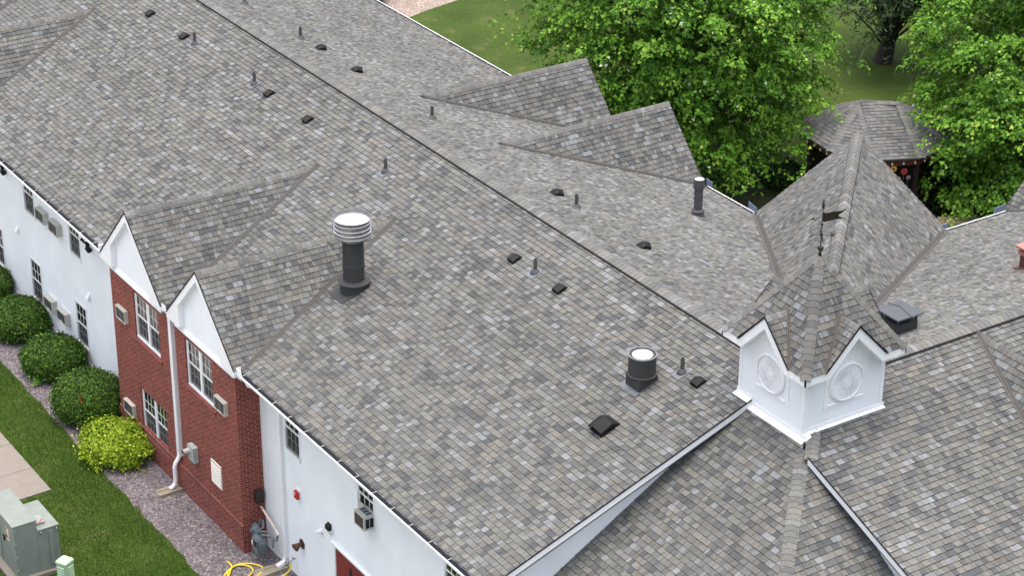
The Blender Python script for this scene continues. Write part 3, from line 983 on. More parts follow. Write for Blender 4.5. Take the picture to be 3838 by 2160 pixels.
# windows
def window(x0, x1, z0, z1, y, double=False, lift_sash=0.0, blind=0.0, flange=True):
    mb = MB()
    f = 0.045
    def fr(a, b, c, d_, yo0, yo1): mb.box(a, b, y + yo0, y + yo1, c, d_)
    fr(x0, x0 + f, z0, z1, -.028, .05); fr(x1 - f, x1, z0, z1, -.028, .05)
    fr(x0 + f, x1 - f, z1 - f, z1, -.026, .05); fr(x0 - .0, x1, z0 - .012, z0 + f, -.04, .05)
    zm = (z0 + z1) / 2
    bays = [(x0 + f, x1 - f)]
    if double:
        xm = (x0 + x1) / 2
        fr(xm - .05, xm + .05, z0 + f, z1 - f, -.024, .05)
        bays = [(x0 + f, xm - .05), (xm + .05, x1 - f)]
    gl, gr, sc, rm, bl = MB(), MB(), MB(), MB(), MB()
    for a, b in bays:
        s = .032
        # upper sash in front, lower sash set back
        for (c, d_, yo) in ((zm - .02, z1 - f, -.012), (z0 + f, zm + .02, .012)):
            if c == z0 + f: c += lift_sash; d_ += lift_sash
            fr(a, a + s, c, d_, yo, yo + .025); fr(b - s, b, c, d_, yo, yo + .025)
            fr(a + s, b - s, c, c + s + .01, yo, yo + .025); fr(a + s, b - s, d_ - s - .008, d_, yo, yo + .025)
            gl.face([(a + s, y + yo + .012, c + s), (b - s, y + yo + .012, c + s), (b - s, y + yo + .012, d_ - s), (a + s, y + yo + .012, d_ - s)])
            for k in (1, 2):
                xx = a + s + (b - a - 2 * s) * k / 3
                gr.box(xx - .008, xx + .008, y + yo + .002, y + yo + .01, c + s, d_ - s)
            zz = (c + d_) / 2
            gr.box(a + s, b - s, y + yo + .003, y + yo + .009, zz - .008, zz + .008)
        if not lift_sash:
            sc.face([(a + .01, y + .0, z0 + f), (b - .01, y + .0, z0 + f), (b - .01, y + .0, zm - .02), (a + .01, y + .0, zm - .02)])
    yb_ = y + .6
    rm.face([(x0, yb_, z0), (x1, yb_, z0), (x1, yb_, z1), (x0, yb_, z1)])
    for xx in (x0, x1): rm.face([(xx, y + .05, z0), (xx, yb_, z0), (xx, yb_, z1), (xx, y + .05, z1)])
    for zz in (z0, z1): rm.face([(x0, y + .05, zz), (x1, y + .05, zz), (x1, yb_, zz), (x0, yb_, zz)])
    w = mb.build('window', M_TRIM, B)
    gl.build('pane', M_GLASS, w); gr.build('grille', M_TRIM, w); rm.build('window_recess', M_DARK, w)
    if sc.f: sc.build('insect_screen', M_SCREEN, w)
    if blind:
        zc = z1 - (z1 - z0) * blind
        z = z1
        while z > zc:
            bl.face([(x0 + .03, y + .085, z), (x1 - .03, y + .085, z), (x1 - .03, y + .075, z - .045), (x0 + .03, y + .075, z - .045)])
            z -= .05
        bl.build('blind', M_BLIND, w)
    return w
for (x0, x1, z0, z1, y, st) in WINS:
    window(x0, x1, z0, z1, y, lift_sash=.28 if st == 'open' else 0)
window(*BWIN[0], YBR + RD - .03, double=True, blind=.42)
window(*BWIN[1], YBR + RD - .03, double=True, blind=.8)
window(*BWIN[2], YBR + RD - .03, double=True, blind=.0)

# louvred vent in the brick
mb = MB()
lx0, lx1, lz0, lz1 = -1.85, -1.29, 1.265, 1.925
for a, b, c, e in ((lx0, lx0 + .03, lz0, lz1), (lx1 - .03, lx1, lz0, lz1), (lx0 + .03, lx1 - .03, lz0, lz0 + .03), (lx0 + .03, lx1 - .03, lz1 - .03, lz1)):
    mb.box(a, b, YBR - .03, YBR, c, e)
for k in range(7):
    z = lz0 + .045 + k * .084
    mb.prism([(lx0 + .03, YBR - .04, z), (lx0 + .03, YBR - .012, z + .026), (lx0 + .03, YBR - .012, z + .034), (lx0 + .03, YBR - .042, z + .008)], (lx1 - lx0 - .06, 0, 0))
lv = mb.build('louvre_vent', mat('cream_paint', lin((226, 222, 208)), .5), B)
mb = MB(); mb.box(lx0 + .03, lx1 - .03, YBR - .006, YBR - .002, lz0 + .03, lz1 - .03); mb.build('dark_vent_gap', M_GAP, lv)  # dark backing stands in for the shadow between the slats

# red double door
mb = MB()
dx0, dx1, dz0, dz1 = DOOR
xm = (dx0 + dx1) / 2
for a, b in ((dx0 + .02, xm - .004), (xm + .004, dx1 - .02)):
    mb.box(a, b, YW - .005, YW + .04, dz0, dz1)
dr = mb.build('door', M_RED, B); dr['label'] = 'red double entrance door'
mb = MB()
for xx in (xm - .25, xm + .17):
    mb.box(xx, xx + .1, YW - .008, YW + .02, 1.0, 1.72)
mb.build('pane', M_BLACK, dr)
mb = MB()
mb.box(dx0 - .07, dx0 + .02, YW - .03, YW + .03, 0, dz1 + .02)
mb.box(dx1 - .02, dx1 + .07, YW - .03, YW + .03, 0, dz1 + .02)
mb.box(dx0 - .09, dx1 + .09, YW - .035, YW + .03, dz1, dz1 + .1)
mb.box(dx0 - .11, dx1 + .11, YW - .085, YW + .0, dz1 + .1, dz1 + .115)
mb.build('door_frame', M_TRIM, dr)
mb = MB()
for xx in (xm - .07, xm + .07):
    mb.tube([(xx, YW - .05, .95), (xx, YW - .05, 1.15)], .012)
mb.build('door_handle', M_STEEL, dr)

# gutters
def gutter(P, Q, out, ticks=0.8, label=None, phase=0.0):
    P = Vector(P); Q = Vector(Q); o = Vector(out); t = (Q - P).normalized(); L = (Q - P).length
    Z = V(0, 0, 1)
    mb = MB()
    prof = [(.0, -.15), (.085, -.15), (.11, -.09), (.148, -.055), (.148, -.012), (.135, -.012), (.135, -.03), (.0, -.03)]
    mb.prism([P + o * a + Z * b for a, b in prof], t * L)
    mb.tube([P + o * .142 - Z * .012, Q + o * .142 - Z * .012], .015, 8)
    g = mb.build('gutter', M_TRIM, B)
    if label: g['label'] = label
    gb = MB()
    strip_along(gb, P + o * .002 - Z * .006, Q + o * .002 - Z * .006, o * .128 - Z * .012, Z * .003)
    gb.build('gutter_guard', M_GUARD, g)
    hb = MB()
    s = phase
    while s < L:
        c = P + t * s
        hb.prism([c + o * .008 - Z * .002, c + o * .135 - Z * .012, c + o * .135 - Z * .012 + t * .013, c + o * .008 - Z * .002 + t * .013], Z * .006)
        s += ticks
    hb.build('gutter_hanger', M_AC, g)
    return g
gutter((-18.35, -.012, HE), (-7.72, -.012, HE), (0, -1, 0), .8, 'front gutter left of the brick bay', .4)
gutter((.12, -.012, HE), (10.84, -.012, HE), (0, -1, 0), .77, 'front gutter right of the brick bay', .17)
gutter((-3.9, -.012, HE), (-3.69, -.012, HE), (0, -1, 0), 1, 'short gutter between the two front gables', .1)
gutter((X0, YB, ZB - .005), (-10.45, YB, ZB - .005), (0, 1, 0), .8, 'back gutter at the far left')
gutter((-2.62, YB, ZB - .005), (-.55, YB, ZB - .005), (0, 1, 0), .8, 'back gutter beside the diagonal roof')
gutter((3.25, 19.55, ZB - .005), (3.25, 21.9, ZB - .005), (-1, 0, 0), .8, 'back gutter of the right wing')
# splash guards where valleys pour into gutters
mb = MB(); mb.box(-7.9, -7.86, -.15, -.02, HE - .01, HE + .14); mb.build('splash_guard', M_TRIM, B)
mb = MB(); mb.prism([(-3.93, -.2, HE - .03), (-3.93, -.2, HE + .13), (-3.71, -.2, HE + .13), (-3.71, -.2, HE - .03)], (0, .012, 0)); mb.build('splash_guard', M_TRIM, B)
mb = MB(); mb.prism([(.1, -.16, HE - .03), (.1, -.16, HE + .13), (.3, -.16, HE + .13), (.34, -.16, HE + .05), (.34, -.16, HE - .03)], (0, .012, 0)); mb.build('splash_guard', M_TRIM, B)
mb = MB(); mb.prism([(.1, -.16, HE - .05), (.1, -.16, HE + .13), (.1, -.04, HE + .13), (.1, -.04, HE - .05)], (-.012, 0, 0)); mb.build('splash_guard', M_TRIM, B)
M_BW = mat('blue_white_metal', lin((124, 142, 164)), .5, .1)
mb = MB(); mb.prism([(-.85, 16.02, ZB - .05), (-.85, 16.02, ZB + .2), (-.5, 16.02, ZB + .12), (-.5, 16.02, ZB - .05)], (0, .012, 0)); mb.build('splash_guard', M_BW, B)
mb = MB(); mb.prism([(3.08, 19.35, ZB - .05), (3.08, 19.35, ZB + .12), (3.08, 19.75, ZB + .16), (3.08, 19.75, ZB - .05)], (.012, 0, 0)); mb.build('splash_guard', M_BW, B)
mb = MB(); mb.prism([(-2.72, 16.0, ZB - .05), (-2.72, 16.0, ZB + .2), (-2.45, 16.0, ZB + .16), (-2.45, 16.0, ZB - .05)], (0, .012, 0)); mb.build('splash_guard', M_BW, B)
mb = MB(); mb.prism([(3.08, 21.45, ZB - .05), (3.08, 21.45, ZB + .16), (3.08, 21.85, ZB + .2), (3.08, 21.85, ZB - .05)], (.012, 0, 0)); mb.build('splash_guard', M_BW, B)

# downspouts
def boxpath(mb, pts, wx, wy):
    """rectangular pipe along pts, width along x fixed"""
    P = [Vector(p) for p in pts]
    for i in range(len(P) - 1):
        t = (P[i + 1] - P[i]).normalized()
        n = V(1, 0, 0).cross(t).normalized()
        a, b = P[i] - t * (.012 if i else 0), P[i + 1] + t * .012
        mb.prism([a - n * wy / 2 - V(wx / 2, 0, 0), a + n * wy / 2 - V(wx / 2, 0, 0), a + n * wy / 2 + V(wx / 2, 0, 0), a - n * wy / 2 + V(wx / 2, 0, 0)], b - a)
mb = MB()
xd = -3.83
boxpath(mb, [(xd, YBR + .03, 5.12), (xd, YBR + .03, 1.0)], .16, .11)
mb.tube([(xd, YBR + .02, 1.02), (xd, YBR - .02, .93), (xd, YBR - .12, .78), (xd, YBR - .15, .68), (xd, YBR - .15, .3), (xd, YBR - .17, .2), (xd, YBR - .24, .12), (xd, YBR - .33, .09)], .058, 10)
mb.build('downspout', M_TRIM, B)
mb = MB()
xd = .88
boxpath(mb, [(xd, YW - .055, 5.0), (xd, YW - .055, .26), (xd, YW - .1, .16), (xd, YW - .3, .09)], .13, .09)
mb.tube([(.42, -.06, 5.16), (.42, -.03, 5.06), (.5, .15, 4.99), (.7, .42, 4.95), (xd, YW - .055, 4.88)], .055, 10)
mb.build('downspout', M_TRIM, B)

# end walls, rakes of the two wings over the lower roof
def rake_end(P, Q, n_in, label, low):
    """P high, Q low end of the rake edge (on roof plane); n_in: horizontal unit vector into the wing"""
    P = Vector(P); Q = Vector(Q); n = Vector(n_in)
    mb = MB()
    dn = V(0, 0, -1)
    mb.prism([P - V(0, 0, .012), Q - V(0, 0, .012), Q + dn * .2, P + dn * .2], n * .03)
    mb.prism([P + dn * .17, Q + dn * .17, Q + dn * .2, P + dn * .2], n * .33)
    o = mb.build('rake_board', M_TRIM, B); o['label'] = label
    db = MB()
    strip_along(db, P - n * .012 + V(0, 0, .014), Q - n * .012 + V(0, 0, .014), dn * .03, n * .02)
    db.build('drip_edge', M_BLACK, o)
    return o
rake_end((XE, 6.66, zf(6.66)), (XE, -.06, zf(-.06)), (-1, 0, 0), 'white rake of the left wing above the lower roof', None)
rake_end((13.06, YE, zbf(13.06)), (19.45, YE, zbf(19.45)), (0, 1, 0), 'white rake of the right wing above the lower roof', None)
mb = MB()
k = 24
for i in range(k):
    y0 = YW + (6.6 - YW) * i / k; y1 = YW + (6.6 - YW) * (i + 1) / k
    mb.face([(10.56, y0, zl(y0) - .3), (10.56, y1, zl(y1) - .3), (10.56, y1, zf(y1) - .19), (10.56, y0, zf(y0) - .19)])
siding(mb, 'y', 10.56, YW, .6, 0.1, 5.1, (), out=1)
mb.face([(10.56, YW, 0), (10.56, 3, 0), (10.56, 3, 5.3), (10.56, YW, 4)])
mb.build('end_wall', M_WHITE, B)
mb = MB()
for i in range(k):
    x0 = 12.7 + (18.7 - 12.7) * i / k; x1 = 12.7 + (18.7 - 12.7) * (i + 1) / k
    mb.face([(x0, 6.63, zr(x0) - .3), (x1, 6.63, zr(x1) - .3), (x1, 6.63, zbf(x1) - .19), (x0, 6.63, zbf(x0) - .19)])
mb.build('end_wall', M_WHITE, B)
mb = MB()
mb.box(10.6, 18.6, .6, 6.5, 0, 3.6)
mb.build('entrance_wall', M_WHITE, B)

# ------------------------------------------------------------------ the cupola
CA, CO, CZ0, CZE, CAP = 1.063, 0.287, 7.3, 9.08, 10.985
mb = MB()
for s in (-1, 1):
    siding(mb, 'x', YC + s * CA, XC - CA, XC + CA, CZ0, CZE - .08, (), out=s, e=.15, d=.007)
    siding(mb, 'y', XC + s * CA, YC - CA, YC + CA, CZ0, CZE - .08, (), out=s, e=.15, d=.007)
cup = mb.build('cupola', M_WHITE, B); cup['label'] = 'white square cupola with four small gables'
# local frames for the four faces: centre, across, outward
faces4 = [(V(0, -1, 0), V(1, 0, 0)), (V(1, 0, 0), V(0, 1, 0)), (V(0, 1, 0), V(-1, 0, 0)), (V(-1, 0, 0), V(0, -1, 0))]
CC = V(XC, YC, 0)
def fp(oi, a, out, z):
    o_, ac = faces4[oi]
    return CC + o_ * out + ac * a + V(0, 0, z)
tm = MB()
for i in range(4):
    for s in (-1, 1):      # corner boards, panel stiles
        tm.prism([fp(i, s * CA, CA, CZ0), fp(i, s * (CA - .09), CA, CZ0), fp(i, s * (CA - .09), CA, CZE), fp(i, s * CA, CA, CZE)][::s], faces4[i][0] * .016)
    tm.prism([fp(i, -.56, CA + .0, 8.0), fp(i, .56, CA, 8.0), fp(i, .56, CA, 9.12), fp(i, 0, CA, 9.62), fp(i, -.56, CA, 9.12)], faces4[i][0] * .02)
    tm.prism([fp(i, -.47, CA + .02, 8.08), fp(i, .47, CA + .02, 8.08), fp(i, .47, CA + .02, 8.1), fp(i, -.47, CA + .02, 8.1)], faces4[i][0] * .022)
    tm.prism([fp(i, -CA, CA, CZE - .1), fp(i, CA, CA, CZE - .1), fp(i, .82, CA, 9.1), fp(i, 0, CA, 9.78), fp(i, -.82, CA, 9.1)], faces4[i][0] * .008)
tm.build('trim_board', M_TRIM, cup)
sm = MB()                 # soffits
for i in range(4):
    for s in (-1, 1):
        sm.face([fp(i, s * .78, CA + CO, CZE - .15), fp(i, s * (CA + CO), CA + CO, CZE - .15), fp(i, s * CA, CA, CZE - .15), fp(i, s * .78, CA, CZE - .15)])
sm.build('soffit', M_TRIM, cup)
rm_ = MB()
SG = (9.93 - CZE) / .825
SPY = (CAP - CZE) / (CA + CO)
for i in range(4):
    o_, ac = faces4[i]
    H = CA + CO
    ri = (CAP - 9.93) / SPY
    for s in (-1, 1):
        shingles(rm_, fp(i, -H, H, CZE), ac, [fp(i, s * H, H, CZE), fp(i, s * .825, H, CZE), fp(i, 0, ri, 9.93), fp(i, 0, 0, CAP)], 500 + i + 7 * s)
    for s in (-1, 1):
        ri = (CAP - 9.93) / SPY
        shingles(rm_, fp(i, s * .825, H + .015, CZE), o_, [fp(i, s * .825, H + .015, CZE), fp(i, 0, H + .015, 9.93), fp(i, 0, ri - .05, 9.93), fp(i, s * .825, H - .1, CZE)], 520 + i * 3 + s)
crf = rm_.build('cupola_roof', M_SHING, cup)
cb = MB(); vb = MB(); db = MB(); fb = MB()
H = CA + CO
for i in range(4):
    o_, ac = faces4[i]
    o2 = faces4[(i + 1) % 4][0]
    caps_between(cb, CC + (o_ + o2) * H + V(0, 0, CZE), CC + (o_ + o2) * .06 + V(0, 0, CAP - .085), nrm(o_ * SPY + V(0, 0, 1)), nrm(o2 * SPY + V(0, 0, 1)), w=.125, lift=.014, seed=540 + i)
    ri = (CAP - 9.93) / SPY
    caps(cb, fp(i, 0, H + .015, 9.93), fp(i, 0, ri - .06, 9.93), nrm(ac + V(0, 0, -SG)), nrm(-ac + V(0, 0, -SG)), w=.11, lift=.014, seed=550 + i)
    for s in (-1, 1):
        n1 = nrm(ac * s * SG + V(0, 0, 1)); n2 = nrm(o_ * SPY + V(0, 0, 1))
        zb = CZE + .0
        valley_between(vb, fp(i, s * .825, H - .01, zb), fp(i, 0, ri, 9.93), n1, n2, w=.055, lift=.02)
        db = MB(); strip_along(db, fp(i, s * .83, H + .03, CZE - .0) + n1 * .018, fp(i, 0, H + .03, 9.93) + n1 * .018, n1 * -.032, o_ * -.02); db.build('drip_edge', M_BLACK, cup)
        fb.prism([fp(i, s * .82, H + .005, CZE - .03), fp(i, 0, H + .005, 9.915), fp(i, 0, H + .005, 9.66), fp(i, s * .7, H + .005, 9.66 - .7 * SG), fp(i, s * .7, H + .005, CZE - .16), fp(i, s * .82, H + .005, CZE - .16)][::s], o_ * -.28)
        fb.prism([fp(i, s * .76, H + .002, CZE - .0), fp(i, s * (H + .002), H + .002, CZE - .0), fp(i, s * (H + .002), H + .002, CZE - .16), fp(i, s * .76, H + .002, CZE - .16)][::-s], o_ * -.03)
# cap piece at the apex
for k_ in range(4):
    a = k_ * math.pi / 2
    c = lin((100 + 6 * k_, 100 + 6 * k_, 99 + 5 * k_))
    cb.face([CC + V(0, 0, CAP + .05), CC + V(.17 * math.cos(a), .17 * math.sin(a), CAP - .15), CC + V(.19 * math.cos(a + .785), .19 * math.sin(a + .785), CAP - .2), CC + V(.17 * math.cos(a + 1.571), .17 * math.sin(a + 1.571), CAP - .15)], None, c)
cb.build('ridge_cap', M_SHING, cup); vb.build('valley_flashing', mat('aged_flashing', lin((84, 80, 74)), .7), cup); fb.build('rake_board', M_TRIM, cup)
# sunburst medallions
for i in range(4):
    o_, ac = faces4[i]
    mm = MB()
    R3 = Matrix((ac, V(0, 0, 1), -ac.cross(V(0, 0, 1)) if ac.cross(V(0, 0, 1)).dot(o_) < 0 else ac.cross(V(0, 0, 1)))).transposed().to_4x4()
    R3.translation = fp(i, 0, CA + .02, 8.54)
    mm.lathe([(.455, 0), (.455, .035), (.43, .05), (.405, .06), (.395, .02), (.15, .016), (.145, .04), (.12, .04), (.115, .026), (.075, .026), (.07, .045), (0.0001, .05)], n=48, M=R3)
    for k_ in range(36):
        a = 2 * math.pi * k_ / 36
        ca, sa = math.cos(a), math.sin(a)
        p = [(.16, -.006), (.375, -.016), (.39, 0), (.375, .016), (.16, .006)]
        pts = [R3 @ V(x * ca - y * sa, x * sa + y * ca, .016) for x, y in p]
        mm.prism(pts, o_ * .026)
    for k_ in range(14):
        a = 2 * math.pi * k_ / 14
        mm.box(-.012, .012, -.012, .012, .026, .045, M=R3 @ Matrix.Translation((.095 * math.cos(a), .095 * math.sin(a), 0)))
    mm.build('medallion', M_TRIM, cup)
# white metal apron flashing at the foot
am = MB()
def apron(P, Q, out, n, w=.14):
    P = Vector(P); Q = Vector(Q); n = nrm(n); o_ = Vector(out)
    o_ = (o_ - n * o_.dot(n)).normalized()
    strip_along(am, P + n * .018, Q + n * .018, o_ * w, n * .006)
    strip_along(am, P + n * .018 + V(0, 0, 0), Q + n * .018, V(0, 0, .09), Vector(out) * .012)
apron((XC - CA - .03, YC - CA, zf(YC - CA)), (10.86, YC - CA, zf(YC - CA)), (0, -1, 0), nAf)
apron((10.82, YC - CA, zl(YC - CA)), (XC + CA + .12, YC - CA, zl(YC - CA)), (0, -1, 0), nrm((0, -LS, 1)))
apron((XC + CA, YC - CA + .1, zbf(XC + CA)), (XC + CA, YC + CA + .05, zbf(XC + CA)), (1, 0, 0), nBf, .08)
am.prism([(XC + CA - .02, YC - CA - .02, 7.45), (XC + CA + .14, YC - CA - .02, 7.45), (XC + CA + .14, YC - CA + .12, 7.5), (XC + CA - .02, YC - CA + .12, 7.6)], (0, 0, .07))
am.build('apron_flashing', M_TRIM, cup)

# ---- chimneys
mb = MB()
hx, hy = 10.0, 11.49
mb.box(hx - .3, hx + .3, hy - .3, hy + .3, 7.15, 7.83)
ch = mb.build('chimney', M_LEAD, B); ch['label'] = 'square grey metal chimney with a hipped cap behind the cupola'
mb = MB()
for sx in (-1, 1):
    for sy in (-1, 1):
        mb.box(hx + sx * .27 - .02, hx + sx * .27 + .02, hy + sy * .27 - .02, hy + sy * .27 + .02, 7.83, 8.02)
mb.box(hx - .2, hx + .2, hy - .2, hy + .2, 7.83, 7.95)
mb.build('cap_bracket', M_LEAD, ch)
mb = MB()
e = .385
T = V(hx, hy, 8.11)
cs = [V(hx - e, hy - e, 8.02), V(hx + e, hy - e, 8.02), V(hx + e, hy + e, 8.02), V(hx - e, hy + e, 8.02)]
for k_ in range(4):
    a, b = cs[k_], cs[(k_ + 1) % 4]
    mb.face([a, b, T]); mb.face([a - V(0, 0, .03), b - V(0, 0, .03), b, a])
mb.face([c - V(0, 0, .03) for c in cs][::-1])
strip_along(mb, V(hx - e, hy, 8.025), V(hx, hy, 8.115), V(0, .02, 0), V(0, 0, .012))
strip_along(mb, V(hx, hy, 8.115), V(hx + e, hy, 8.025), V(0, .02, 0), V(0, 0, .012))
mb.build('chimney_cap', mat('blue_grey_metal', lin((84, 90, 97)), .7, 0, noise=.05, spec=.25), ch)
mb = MB()
bx, by = 8.35, 16.95
mb.box(bx, bx + .7, by, by + .8, 6.6, 7.32)
mb.prism([(bx - .12, by - .12, zbb(bx - .12) + .02), (bx + .8, by - .12, zbb(bx + .8) + .02), (bx + .8, by + .9, zbb(bx + .8) + .02), (bx - .12, by + .9, zbb(bx - .12) + .02)], (0, 0, .012))
ch2 = mb.build('chimney', mat('maroon_metal', lin((104, 58, 56)), .55, noise=.15), B); ch2['label'] = 'maroon metal chimney at the right edge of the picture'
mb = MB()
mb.box(bx - .05, bx + .75, by - .05, by + .85, 7.32, 7.42)
mb.box(bx - .1, bx + .8, by - .1, by + .9, 7.5, 7.54)
for sx in (bx, bx + .66):
    for sy in (by, by + .76): mb.box(sx, sx + .04, sy, sy + .04, 7.42, 7.5)
mb.build('chimney_cap', mat('faded_red_metal', lin((176, 112, 104)), .6, noise=.1), ch2)

# ------------------------------------------------------------------ things on the roof
def slope_pt(s):
    return lambda u, v, h: V(u, v * 1 - h * s / math.sqrt(1 + s * s) * 1.0, v * s + h / math.sqrt(1 + s * s))
def box_vent(name, label, loc, sc=1.0, group=None):
    t = thing(name, label, 'roof vent', loc, group)
    L = slope_pt(.35)
    g = lambda u, v, h: L(u * sc, v * sc, h * sc)
    mb = MB()
    mb.prism([g(-.125, -.135, .018), g(.125, -.135, .018), g(.12, .15, .018), g(-.12, .15, .018)], L(0, 0, .012))
    mb.build('flange', M_BLACK, t, local=True)
    mb = MB()
    P = dict(fl=g(-.13, -.13, .075), fr=g(.13, -.13, .075), fc=g(0, -.15, .155), bc=g(0, .04, .175), bl=g(-.13, .05, .1), br=g(.13, .05, .1), cl=g(-.11, .14, .03), cr_=g(.11, .14, .03))
    for q4 in (('fl', 'fc', 'bc', 'bl'), ('fc', 'fr', 'br', 'bc'), ('bl', 'bc', 'cl'), ('bc', 'br', 'cr_'), ('bc', 'cr_', 'cl')):
        mb.face([P[k] for k in q4])
    for a, b in (('fl', 'bl'), ('bl', 'cl'), ('cr_', 'br'), ('br', 'fr')):
        mb.face([P[a], P[b], P[b] - L(0, 0, .045 * sc), P[a] - L(0, 0, .045 * sc)])
    mb.build('hood', M_BLACK, t, local=True)
    mb = MB()
    mb.prism([g(-.105, -.1, .02), g(.105, -.1, .02), g(.105, .09, .02), g(-.105, .09, .02)], L(0, 0, .07 * sc))
    mb.build('dark_vent_gap', M_GAP, t, local=True)  # near-black block stands in for the dark opening under the hood
    return t
def on_front(x, y): return (x, y, zf(y))
def on_back(x, y): return (x, y, zbk(y))
bv = None
FBV = [(-18.06, 6.26, 'black box vent on the front slope, nearest the top left corner'),
       (-15.70, 6.26, 'black box vent just left of a pipe near the top left'),
       (-10.26, 6.26, 'black box vent just right of the second pipe from the left'),
       (-8.0, 6.26, 'black box vent alone on the front slope, above the left brick gable'),
       (2.30, 6.26, 'black box vent left of the pipe in the middle of the front slope'),
       (4.21, 6.26, 'black box vent right of the pipe in the middle of the front slope'),
       (9.50, 6.26, 'small black box vent beside the short flue, nearest the cupola')]
for x, y, lb in FBV:
    if bv is None: bv = box_vent('box_vent', lb, on_front(x, y), 1.0, 'small black roof vents')
    else: dup(bv, on_front(x, y), lb, 'small black roof vents')
BBV = [(-12.73, 9.24, 'black box vent on the back slope, nearer the topmost standing pipe'),
       (-10.59, 9.24, 'black box vent at the top of the back slope, second right of a pipe'),
       (-.40, 9.29, 'black box vent on the back slope, beside the pipe below the back gables'),
       (3.30, 9.32, 'black box vent on the back slope, alone between the grey flue and the ridge')]
for x, y, lb in BBV:
    dup(bv, on_back(x, y), lb, 'small black roof vents', math.pi)
box_vent('box_vent', 'large black box vent low on the front slope below the short flue', on_front(8.95, 4.2), 1.75)

def pipe_vent(label, loc):
    t = thing('vent_pipe', label, 'vent pipe', loc, 'plumbing vent pipes on the roof')
    L = slope_pt(.35)
    mb = MB()
    mb.prism([L(-.15, -.21, .018), L(.15, -.21, .018), L(.15, .14, .018), L(-.15, .14, .018)], L(0, 0, .008))
    mb.build('flashing', M_BOOT, t, local=True)
    mb = MB()
    mb.lathe([(.13, -.03), (.12, .03), (.075, .085), (.062, .1), (.05, .1)], n=16)
    mb.build('boot', M_PIPE, t, local=True, smooth=True)
    mb = MB()
    mb.lathe([(.047, 0), (.047, .36), (.036, .362), (.036, .3), (.0001, .3)], n=14)
    mb.build('pipe', M_PIPE, t, local=True)
    return t
pv = None
PIPES = [('f', -15.0, 6.26, 'grey vent pipe on the front slope, nearest the top left corner'),
         ('f', -11.17, 6.26, 'grey vent pipe on the front slope, left of a black box vent'),
         ('f', -3.83, 6.27, 'grey vent pipe alone on the front slope, right of the left brick gable'),
         ('f', 3.16, 6.27, 'grey vent pipe on the front slope, between two black box vents in the middle'),
         ('f', 8.93, 6.25, 'grey vent pipe on the front slope, right behind the short flue'),
         ('b', -17.48, 9.17, 'grey vent pipe on the back slope, cut by the top edge of the picture'),
         ('b', -13.80, 9.16, 'grey vent pipe on the back slope, left of two box vents at the top'),
         ('b', -6.40, 9.25, 'grey vent pipe on the back slope, beside the left back gable'),
         ('b', .53, 9.27, 'grey vent pipe on the back slope, below the right back gable')]
for s_, x, y, lb in PIPES:
    loc = on_front(x, y) if s_ == 'f' else on_back(x, y)
    if pv is None: pv = pipe_vent(lb, loc)
    else: dup(pv, loc, lb, None, None if s_ == 'f' else math.pi)

# tall flue with louvred steel cap
fx, fy = -.29, 3.29
t = thing('flue', 'tall dark grey flue with a banded steel cap, standing beside the right brick gable', 'flue', on_front(fx, fy))
L = slope_pt(SA)
mb = MB()
mb.prism([L(-.34, -.52, .018), L(.34, -.52, .018), L(.34, .3, .018), L(-.34, .3, .018)], L(0, 0, .01))
mb.build('flashing', M_LEAD, t, local=True)
mb = MB()
mb.lathe([(.34, -.25), (.33, .1), (.31, .2)], n=32); mb.lathe([(.265, .2), (.4, .185), (.4, .21), (.265, .25)], n=32)
mb.build('storm_collar', M_LEAD, t, local=True, smooth=False)
mb = MB()
mb.lathe([(.26, .1), (.26, .58), (.275, .585), (.275, .61), (.262, .615), (.262, .64), (.275, .645), (.275, .67), (.262, .675), (.262, 1.28), (.275, 1.29), (.275, 1.31), (.26, 1.32)], n=40)
mb.build('pipe', M_LEAD, t, local=True)
mb = MB()
mb.lathe([(.27, 1.3), (.3, 1.36), (.40, 1.4), (.44, 1.42), (.455, 1.425), (.455, 1.445), (.43, 1.45), (.44, 1.46), (.455, 1.465), (.44, 1.48), (.44, 1.81), (.455, 1.85), (.475, 1.9), (.465, 1.9), (.445, 1.84), (.42, 1.8), (.42, 1.6), (.2, 1.6)], n=48)
mb.build('flue_cap', M_STEEL, t, local=True)
for z in (1.465, 1.565, 1.675, 1.795):
    mb = MB(); mb.lathe([(.441, z - .008), (.453, z - .003), (.453, z + .003), (.441, z + .008)], n=48); mb.build('band', M_STEELTOP, t, local=True)
mb = MB()
mb.lathe([(.36, 1.78), (.375, 1.79), (.375, 1.81), (.36, 1.825), (.0001, 1.84)], n=40)
mb.build('cap_lid', M_STEELTOP, t, local=True)

fx, fy = 8.45, 5.52
t = thing('flue', 'short dark grey flue on a square base near the cupola, with a bright metal lid', 'flue', on_front(fx, fy))
mb = MB()
mb.prism([L(-.36, -.36, .018), L(.27, -.36, .018), L(.27, .27, .018), L(-.36, .27, .018)], L(0, 0, .01))
mb.build('flashing', M_BOOT, t, local=True)
mb = MB()
mb.box(-.25, .25, -.25, .25, -.2, .24)
mb.build('base', M_LEAD, t, local=True)
mb = MB()
mb.lathe([(.3, .2), (.33, .235), (.33, .25), (.305, .26), (.305, .7)], n=40)
mb.build('pipe', M_LEAD, t, local=True)
mb = MB()
mb.lathe([(.305, .69), (.325, .7), (.325, .725), (.295, .725), (.29, .66), (.29, .55), (.1, .5)], n=40)
mb.build('rim', M_STEEL, t, local=True)
mb = MB()
mb.lathe([(.225, .6), (.235, .69), (.225, .71), (.19, .725), (.0001, .735)], n=36)
mb.build('cap_lid', M_STEELTOP, t, local=True, smooth=False)

